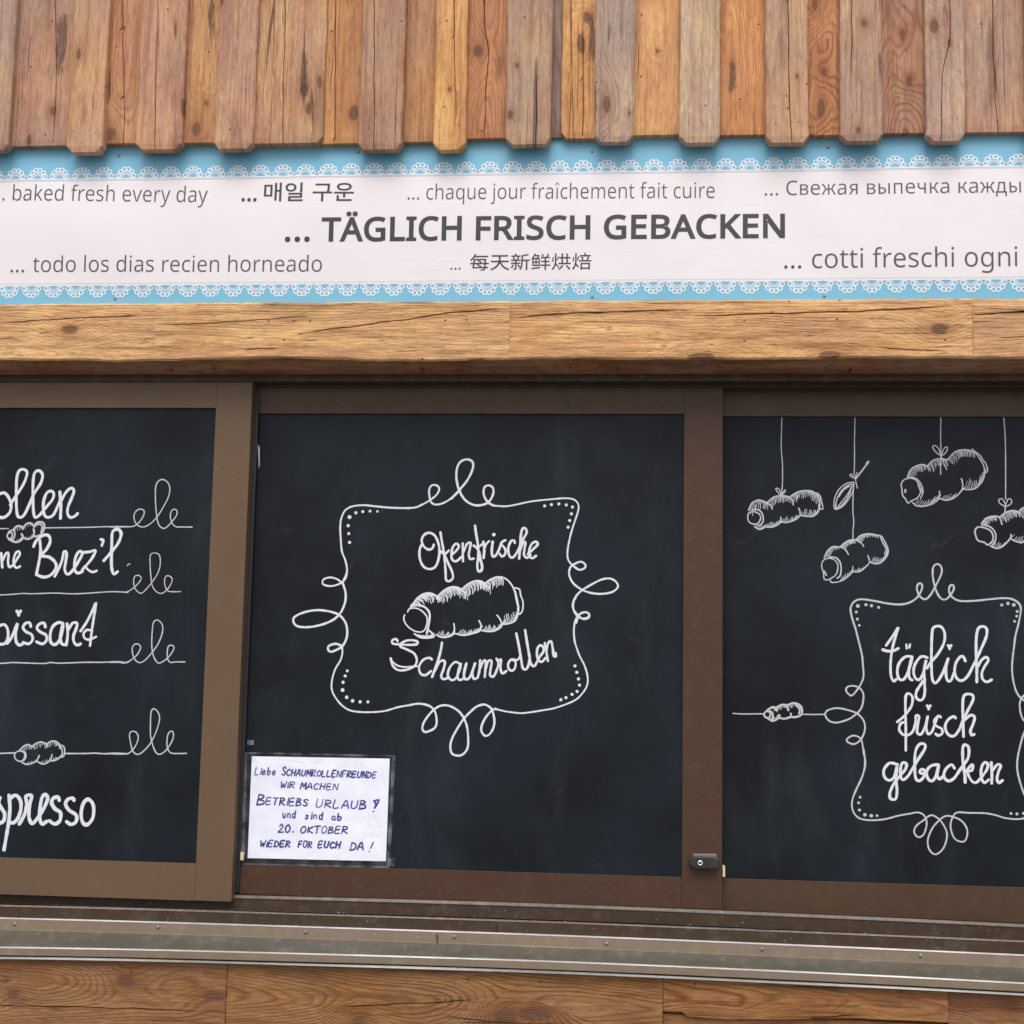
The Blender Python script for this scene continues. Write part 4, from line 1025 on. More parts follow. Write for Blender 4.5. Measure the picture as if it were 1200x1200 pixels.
RIGHT_ROLLS = '''
R1 8 : 397,69 393,200 392,330 402,450 402,600 398,660 388,712
R1 8 : 385,710 352,668 350,650 375,660 390,702 422,664 425,678 392,710
R1 11 o : 115,895 125,855 165,845 205,860 222,895 200,940 165,948 127,930
R1 12 : 150,828 205,830 238,870 240,930 205,962
R1 12 : 122,832 150,775 200,750 255,762 300,790 318,822
R1 12 : 278,768 330,725 390,712 450,722 485,750 492,788
R1 12 : 470,718 530,682 600,670 655,680 700,722 710,780 700,840 660,880 600,882 548,875
R1 10 : 688,688 715,720 730,780 736,820 712,822
R1 11 : 170,967 212,990 250,978
R1 11 : 255,970 320,970 385,935 388,890
R1 11 : 390,930 460,930 538,890 547,845 535,815
R1 6 /22,62,14,12 : 125,830 150,775 200,750 265,765
R1 6 /22,50,18,10 : 290,765 330,725 390,714 455,724
R1 6 /26,48,21,10 : 475,715 530,684 600,672 660,684
R1 6 /-10,60,10,6 : 640,676 700,725 708,775
R1 6 /22,-34,10,5 : 262,968 320,966 382,934
R1 6 /22,-38,11,5 : 395,926 460,926 536,888
R1 6 /20,-46,13,5 : 552,870 600,878 655,876 700,838
R1 6 /26,-30,6,5 : 180,965 215,984 250,974
R1 8 : 1002,69 998,250 998,400 995,540
R1 8 : 990,565 960,548 972,533 1002,572 1015,530 1024,520 1004,556 1012,610 1022,650
R1 13 : 1110,438 1060,505 1008,572
R1 19 : 1112,432 1098,452
R1 9 : 990,600 930,612 870,660 835,730 828,800 845,825 900,800 950,740 985,670 992,600
R1 10 : 975,615 920,642 872,700 848,760 842,815
R1 8 : 985,620 940,700 890,765 850,815
R1 12 : 972,640 945,720 895,790 852,818
R1 12 : 955,632 905,665 868,720
R1 8 : 990,640 985,750 985,850 992,930 985,1000 985,1072
R3 12 : 215,545 245,512 300,500 355,522 385,570 383,630 363,680 320,713 270,735 237,720 232,660 213,600 212,560
R3 14 : 240,640 262,685
R3 15 : 300,487 370,497 412,550 422,620 410,690 378,715
R3 14 : 240,495 270,430 320,380 370,374 440,388 478,420 500,460
R3 14 : 415,375 470,325 540,300 598,312 645,342 665,370
R3 14 : 582,300 640,250 720,235 800,248 858,265 898,330 928,400 928,450 900,500 850,548 790,560 735,542
R3 12 : 300,727 322,762 410,750 480,710 543,648 547,590
R3 12 : 550,645 620,645 690,592 728,540 710,470
R3 14 : 848,268 872,330 905,390 918,450
R3 7 /44,24,16,8 : 245,480 270,430 320,382 370,376
R3 7 /44,28,19,8 : 420,370 470,326 540,302
R3 7 /42,34,24,8 : 590,300 640,252 720,237 790,246
R3 6 /26,-56,10,6 : 405,745 480,706 540,650
R3 6 /30,-36,10,6 : 558,642 620,640 690,590
R3 6 /26,-60,16,6 : 740,545 790,556 850,546 900,498
R3 6 /-14,-60,10,4 : 895,495 925,450 930,410
R2 9 : 513,69 510,200 513,340 513,385
R2 9 : 515,385 470,350 445,312 457,297 490,317 515,372 540,320 563,310 563,337 540,370 515,385 510,460 511,535
R2 9 : 515,385 535,440 560,495
R2 10 o : 185,612 215,577 270,568 313,590 330,640 344,680 320,728 270,755 240,773 220,740 197,710 190,660
R2 9 : 250,560 308,570 350,620 365,680 345,730
R2 10 : 235,562 260,500 310,465 370,455 405,478
R2 10 : 400,466 450,420 510,405 572,418
R2 10 : 570,410 630,350 700,332 780,347 830,400 868,470 873,540 850,600 800,650 740,662 695,655
R2 9 : 770,325 800,350 838,380 862,420 880,440 898,490 890,520 872,515
R2 10 : 280,770 310,795 370,800 440,780 498,735 500,675
R2 10 : 503,735 560,750 630,725 688,660 690,595 680,570
R2 10 * : 218,665,9 218,680,9
R2 5 /50,30,14,8 : 240,555 262,500 310,467
R2 5 /34,46,11,8 : 310,465 370,457 400,475
R2 5 /36,54,16,8 : 402,465 450,422 510,407 550,412
R2 5 /34,56,14,8 : 572,410 630,352 690,334
R2 5 /24,50,16,8 : 640,346 700,334 780,350
R2 5 /40,-54,13,6 : 290,775 340,796 400,790 490,738
R2 5 /46,-44,13,6 : 510,736 560,746 630,722 685,665
R2 5 /24,-82,14,6 : 705,654 760,660 810,640 865,560
R2 6 /10,50,5,4 : 325,600 345,640 352,680
R2 9 : 1033,69 1045,250 1048,500 1048,740
R2 9 : 1045,802 1000,775 992,745 1020,740 1045,780 1050,802 1090,780 1097,748 1070,740 1048,790 1042,850
R2 13 o : 795,1000 820,972 870,977 920,1000 943,1040 938,1088 900,1118 870,1098 820,1083 800,1040
R2 12 : 850,952 920,970 963,1020 963,1080 938,1122
R2 12 : 850,942 890,897 950,882 995,892 1018,948
R2 12 : 1000,890 1050,850 1110,835 1168,850
R2 12 : 1163,837 1205,808 1265,830 1300,900 1290,985 1200,1090 1150,1095 1102,1076
R2 12 : 920,1127 980,1148 1040,1118 1088,1060 1092,1033
R2 6 /40,30,16,8 : 855,938 890,897 950,884
R2 6 /36,50,21,8 : 1005,888 1050,852 1110,838 1168,852
R2 6 /30,46,11,8 : 1168,838 1205,812 1262,832
R2 6 /40,-36,11,6 : 930,1124 980,1144 1040,1114 1085,1062
R2 6 /36,-36,10,6 : 1110,1076 1150,1090 1200,1084 1260,1030
R7 13 : 300,380 320,357 350,367 345,402 315,405 302,385
R7 15 : 335,350 368,372 368,422
R7 16 : 328,347 370,325 402,335 403,350
R7 16 : 400,327 450,305 480,315 492,348
R7 16 : 482,312 530,293 580,308 600,350 588,388 540,403 510,398
R7 15 : 322,405 370,432 410,412 418,385
R7 15 : 420,408 460,415 508,400 512,375
R7 14 : 560,315 582,345 575,375
R7 6 /6,26,6,3 : 375,330 400,332
R7 6 /8,26,8,3 : 410,325 450,305 480,315
R7 6 /10,26,8,3 : 495,308 530,295 575,308
R7 6 /6,-22,8,3 : 350,425 400,415 430,405
'''
random.seed(11)
def chalk(name, txt, y, board, mat, k=1.0, counts=None):
    """one part per written word or drawing: split by line counts, or by the photo area the lines lie in"""
    lines = [l.strip() for l in txt.strip().splitlines()]
    groups = []
    if counts:
        for c in counts: groups.append(lines[:c]); lines = lines[c:]
        groups.append(lines)
    else:
        for l in lines:
            if not groups or groups[-1][0][:2] != l[:2]: groups.append([])
            groups[-1].append(l)
    for q, gl in enumerate(groups):
        st_ = [(p, w_ * k, c) for p, w_, c in parse('\n'.join(gl), y)]
        strokes_mesh(name, st_, y - q * 2e-6, board, mat)
y = YBD[0] - 0.00015
chalk('chalk_word', LEFT_WORDS, y, board_l, WHITE_PEN, .94, (4, 2, 7, 10))
strokes_mesh('chalk_line', [(p, w_ * .9, c) for p, w_, c in parse(LEFT_LINES, y)], y - 0.00018, board_l, SOFT_PEN)
chalk('chalk_drawing', LEFT_ROLLS, y, board_l, SOFT_PEN)
y = YBD[1] - 0.00015
chalk('chalk_word', MID_WORDS, y, board_m, WHITE_PEN, .95)
strokes_mesh('chalk_line', [(p, w_ * .92, c) for p, w_, c in parse(MID_FRAME, y)], y, board_m, WHITE_PEN)
chalk('chalk_drawing', MID_ROLL, y, board_m, WHITE_PEN)
y = YBD[2] - 0.00015
chalk('chalk_word', RIGHT_WORDS, y, board_r, WHITE_PEN, .92, (10, 6))
strokes_mesh('chalk_line', [(p, w_ * .84, c) for p, w_, c in parse(RIGHT_FRAME, y)], y, board_r, SOFT_PEN)
chalk('chalk_drawing', RIGHT_ROLLS, y, board_r, SOFT_PEN)

# ------------------------------------------------------------------ paper notice in a clear sleeve
yn = YBD[1] - 0.0035
def notice_y(px, py): return yn
notice = thing('paper_notice', 'white sheet with blue handwriting in a clear sleeve, taped to lower left of middle chalkboard', 'notice', (*[P(375, 1010, yn)[0]], yn, P(375, 1010, yn)[1]))
cs = [P(a, b, yn) for a, b in ((295.3, 886.2), (456.8, 889), (452.3, 1009.2), (290.3, 1005.5))]
V = []; Fc = []; n = 24
def pap(u, v):
    x = (1 - v) * ((1 - u) * cs[0][0] + u * cs[1][0]) + v * ((1 - u) * cs[3][0] + u * cs[2][0])
    z = (1 - v) * ((1 - u) * cs[0][1] + u * cs[1][1]) + v * ((1 - u) * cs[3][1] + u * cs[2][1])
    return x, z
def pap_y(x, z):
    return yn - 0.0010 - 0.0010 * noise.noise(Vector((x * 7, z * 16, 2)))
for j in range(n + 1):
    for i in range(n + 1):
        x, z = pap(i / n, j / n); V.append((x, pap_y(x, z), z))
for j in range(n):
    for i in range(n):
        a = j * (n + 1) + i; Fc.append((a, a + n + 1, a + n + 2, a + 1))
link('sheet', V, Fc, PAPER, notice, None, True)
sl_ = [P(a, b, yn) for a, b in ((288, 882), (462, 885.5), (455.5, 1016), (285, 1012))]
fr = yn - 0.0035
link('plastic_sleeve', [(p[0], fr, p[1]) for p in sl_], [(0, 3, 2, 1)], FILM, notice)
bars = []
V = []; Fc = []
def bar(a, b, wd, yy):
    dx, dz = b[0] - a[0], b[1] - a[1]; L = math.hypot(dx, dz); nx_, nz_ = -dz / L * wd / 2, dx / L * wd / 2
    k = len(V); N = 16
    for i in range(N + 1):
        t = i / N; x, z = a[0] + dx * t, a[1] + dz * t; j_ = 1 + .5 * noise.noise(Vector((x * 60, z * 60, 1)))
        V.append((x + nx_ * j_, yy, z + nz_ * j_)); V.append((x - nx_ * j_, yy, z - nz_ * j_))
    for i in range(N): Fc.append((k + 2 * i, k + 2 * i + 1, k + 2 * i + 3, k + 2 * i + 2))
bar(sl_[0], sl_[1], .0030, fr - .0003); bar(sl_[1], sl_[2], .0075, fr - .0006); bar(sl_[3], sl_[2], .0035, fr - .0009); bar(sl_[0], sl_[3], .0075, fr - .0012)
link('sleeve_seam', V, Fc, SEAM, notice)
for px, py, a_, b_ in ((294, 870, .007, .005), (459, 1010, .007, .008)):
    x, z = P(px, py, fr); prism('tape', rect(x - a_, x + a_, z - b_, z + b_), fr - .0022, fr - .0016, SEAM, notice)

# hand letters: strokes in a unit box
HL = {
 'A': ['0,0 .45,1 .85,0', '.15,.35 .75,.35'], 'B': ['.1,1 .05,0', '.1,1 .55,.95 .65,.75 .15,.52 .7,.4 .75,.1 .05,0'], 'C': ['.8,.85 .4,1 .05,.5 .3,0 .8,.12'],
 'D': ['.1,1 .05,0', '.05,1 .6,.85 .8,.45 .5,.05 0,0'], 'E': ['.7,1 .1,.98 .05,0 .7,.02', '.08,.5 .6,.52'], 'F': ['.75,1 .1,.97 .05,0', '.08,.5 .6,.52'],
 'H': ['.1,1 .05,0', '.8,1 .72,0', '.08,.5 .76,.5'], 'I': ['.3,1 .25,0'], 'K': ['.1,1 .05,0', '.8,1 .12,.45 .8,0'], 'L': ['.1,1 .05,0 .7,.02'],
 'M': ['0,0 .12,1 .45,.3 .8,1 .85,0'], 'N': ['.05,0 .1,1 .7,0 .8,1'], 'O': ['.45,1 .05,.6 .3,.02 .75,.2 .8,.75 .45,1'], 'R': ['.1,1 .05,0', '.08,1 .65,.92 .65,.6 .1,.48 .8,0'],
 'S': ['.75,.85 .4,1 .1,.78 .4,.52 .7,.3 .5,.02 .05,.12'], 'T': ['-.05,1 .85,1', '.42,1 .38,0'], 'U': ['.08,1 .08,.2 .4,0 .7,.2 .8,1'], 'W': ['0,1 .2,0 .45,.7 .65,0 .95,1'],
 'Ü': ['.08,.8 .08,.2 .4,0 .7,.2 .8,.8', '.22,1.05 .22,1.0', '.6,1.05 .6,1.0'],
 'a': ['.6,.5 .3,.6 .05,.3 .25,0 .6,.2 .65,.55 .62,.1 .8,0'], 'b': ['.1,1 .08,.1 .4,0 .65,.3 .4,.55 .1,.4'], 'd': ['.6,.55 .25,.6 .05,.3 .25,0 .6,.2 .68,1 .62,0'],
 'e': ['.08,.3 .6,.35 .35,.6 .05,.3 .3,0 .65,.12'], 'i': ['.25,.55 .22,0', '.28,.85 .28,.8'], 'n': ['.08,.6 .06,0 .1,.4 .45,.6 .6,.4 .58,0'], 's': ['.6,.5 .3,.6 .12,.45 .55,.2 .3,0 .05,.08'],
 'u': ['.08,.58 .1,.1 .35,0 .6,.2 .62,.58 .6,0'], '2': ['.1,.8 .4,1 .65,.75 .3,.3 0,0 .8,.05'], '0': ['.45,1 .05,.6 .2,.02 .6,.1 .75,.6 .45,1'], '.': ['.25,.05 .27,.0'], '!': ['.45,1 .25,.32', '.15,-.02 .17,-.06'],
 '?': ['.1,1 .8,1.05 .25,.3', '.1,1 .5,.55', '.12,-.12 .22,-.08'],
}
def hand(text, x0, x1, y0, y1, hgt, wd, slant=.18):
    n_ = sum(.45 if c in 'Ii.!' else (.6 if c == ' ' else 1) for c in text); adv = (x1 - x0) / n_; x = x0; out = []
    ox, oy, sc = CROP['N']
    for c in text:
        wdt = .45 if c in 'Ii.!' else (.6 if c == ' ' else 1)
        if c != ' ':
            by = y0 + (y1 - y0) * (x - x0) / (x1 - x0); hh = hgt * random.uniform(.93, 1.07)
            for s_ in HL[c]:
                pts = []
                for p in s_.split():
                    a, b = (float(q) for q in p.split(',')); a += random.uniform(-.03, .03); b += random.uniform(-.03, .03)
                    pts.append(P(ox + (x + a * adv * (.92 if wdt == 1 else .8) + b * hh * slant) / sc, oy + (by - b * hh) / sc, yn))
                out.append((pts, 1.3 * wd * random.uniform(.75, 1.2) / sc * MM, False))
        x += adv * wdt
    return out
st = hand('Liebe', 112, 268, 226, 228, 50, 8.0) + hand('S', 300, 335, 230, 230, 55, 7.5) + hand('CHAUMROLLENFREUNDE', 332, 972, 232, 250, 42, 8.0)
st += hand('WiR', 292, 400, 318, 320, 42, 7.5) + hand('MACHEN', 432, 705, 326, 334, 40, 7.5)
st += hand('B', 124, 192, 440, 440, 72, 8.5) + hand('ETRIEBS', 188, 495, 436, 448, 48, 8) + hand('URLAUB', 538, 905, 456, 468, 56, 8) + hand('?', 940, 990, 480, 480, 66, 9.5, .1)
st += hand('und', 306, 408, 530, 530, 52, 7.5, .08) + hand('sind', 465, 602, 538, 541, 50, 7.5, .08) + hand('ab', 650, 735, 546, 547, 46, 8.5, .08)
st += hand('20.', 278, 392, 632, 628, 52, 8, .12) + hand('OKTOBER', 430, 772, 636, 638, 46, 8)
st += hand('WiEDER', 148, 368, 732, 734, 42, 9) + hand('FÜR', 415, 518, 738, 740, 42, 9) + hand('EUCH', 555, 720, 740, 742, 42, 8.5) + hand('DA', 782, 882, 756, 752, 50, 8.5) + hand('!', 910, 940, 764, 764, 66, 9)
o = strokes_mesh('handwriting', st, 0.0, notice, INK)
for v in o.data.vertices:
    gx, gz = v.co.x + notice.location.x + o.location.x, v.co.z + notice.location.z + o.location.z
    v.co.y += pap_y(gx, gz) - 0.0002

# ------------------------------------------------------------------ banner
YBAN = -0.086
bx0, bx1 = P(-260, 260, YBAN)[0], P(1420, 260, YBAN)[0]
zT = P(600, 160, YBAN)[1]; zB = P(600, 356, YBAN)[1]
zL1 = P(600, 204.5, YBAN)[1]; zL2 = P(600, 330.5, YBAN)[1]
def ban_y(x, z):
    t = (z - zB) / (zT - zB)
    s = math.sin(math.pi * max(0, min(1, t)))
    return YBAN - s * (0.0045 + 0.0055 * noise.noise(Vector((x * 2.2, z * 2.5, 4)))) - 0.0018 * noise.noise(Vector((x * 8 + z * 5, z * 3, 6))) * s
banner = thing('banner', 'long white vinyl banner with blue lace borders reading TÄGLICH FRISCH GEBACKEN below the planks', 'banner', ((bx0 + bx1) / 2, YBAN, zB))
def sheet(name, z0, z1, mat, n=160, m2=10, dy=0.0):
    V = []; Fc = []
    for j in range(m2 + 1):
        for i in range(n + 1):
            x = bx0 + (bx1 - bx0) * i / n; z = z0 + (z1 - z0) * j / m2
            V.append((x, ban_y(x, z) + dy, z))
    for j in range(m2):
        for i in range(n):
            a = j * (n + 1) + i; Fc.append((a, a + 1, a + n + 2, a + n + 1))
    return link(name, V, Fc, mat, banner, None, True)
sheet('white_field', zL2, zL1, VINYL_W, m2=14)
sheet('blue_border', zL1, zT, VINYL_B, m2=5)
sheet('blue_border', zB, zL2, VINYL_B, m2=5)

def drape(o, lift):
    wx, wy, wz = o.location + banner.location
    for v in o.data.vertices: v.co.y = ban_y(v.co.x + wx, v.co.z + wz) - lift - wy + (v.co.y + wy)

# lace
PITCH = (P(1164, 190, YBAN)[0] - P(20, 200, YBAN)[0]) / 42.0
def ring(V, Fc, cx, cz, r0, r1, a0=0.0, a1=2 * math.pi, n=10, yy=0.0):
    k = len(V); full = abs(a1 - a0 - 2 * math.pi) < 1e-6
    N = n + (0 if full else 1)
    for i in range(N):
        t = a0 + (a1 - a0) * i / n
        V.append((cx + r0 * math.cos(t), yy, cz + r0 * math.sin(t))); V.append((cx + r1 * math.cos(t), yy, cz + r1 * math.sin(t)))
    for i in range(n):
        j = (i + 1) % N
        Fc.append((k + 2 * i, k + 2 * j, k + 2 * j + 1, k + 2 * i + 1))
def lace(zl, sgn):
    V = []; Fc = []; p = MM
    x = P(20, 200, YBAN)[0] - PITCH * 12
    while x < bx1 + .02:
        for k in range(6):
            a = math.pi * (k + .5) / 6
            cx, cz = x + 10.0 * p * math.cos(a), zl + sgn * (1.6 + 11.6 * math.sin(a)) * p
            ring(V, Fc, cx, cz, 1.9 * p, 3.25 * p, n=9, yy=-.00003 * (k % 2))
        ring(V, Fc, x, zl + sgn * 1.0 * p, 5.2 * p, 6.3 * p, 0 if sgn > 0 else math.pi, math.pi if sgn > 0 else 2 * math.pi, 14, -.00006)
        ring(V, Fc, x, zl + sgn * 1.0 * p, 7.2 * p, 8.0 * p, 0 if sgn > 0 else math.pi, math.pi if sgn > 0 else 2 * math.pi, 14, -.00009)
        for q in (-.5, .5): ring(V, Fc, x + q * PITCH, zl + sgn * 3.0 * p, 1.2 * p, 2.4 * p, n=8, yy=-.00012)
        x += PITCH
    k = len(V); n = 260
    for z_a, z_b in ((.1, 1.5),):
        k = len(V)
        for i in range(n + 1):
            xx_ = bx0 + (bx1 - bx0) * i / n
            V.append((xx_, -.00015, zl + sgn * z_a * p)); V.append((xx_, -.00015, zl + sgn * z_b * p))
        for i in range(n): Fc.append((k + 2 * i, k + 2 * i + 2, k + 2 * i + 3, k + 2 * i + 1))
    out = []
    for f in Fc:
        a, b_, c = V[f[0]], V[f[1]], V[f[2]]
        ny = (b_[2] - a[2]) * (c[0] - a[0]) - (b_[0] - a[0]) * (c[2] - a[2])
        out.append(f if ny < 0 else f[::-1])
    o = link('lace_border', V, out, LACE, banner); drape(o, 0.0004)
    # the row of dots beside the lace
    V = []; Fc = []; x = bx0 + .01
    while x < bx1 - .01:
        k = len(V); z = zl - sgn * 1.2 * p
        V += [(x, 0, z - .5 * p), (x + 1.5 * p, 0, z - .5 * p), (x + 1.5 * p, 0, z + .6 * p), (x, 0, z + .6 * p)]; Fc.append((k, k + 1, k + 2, k + 3)); x += 3.2 * p
    o = link('dotted_line', V, Fc, DOTS, banner); drape(o, 0.0004)
DOTS = painted('pale_grey_blue_print', (.42, .46, .55), .5)
lace(zL1, 1); lace(zL2, -1)

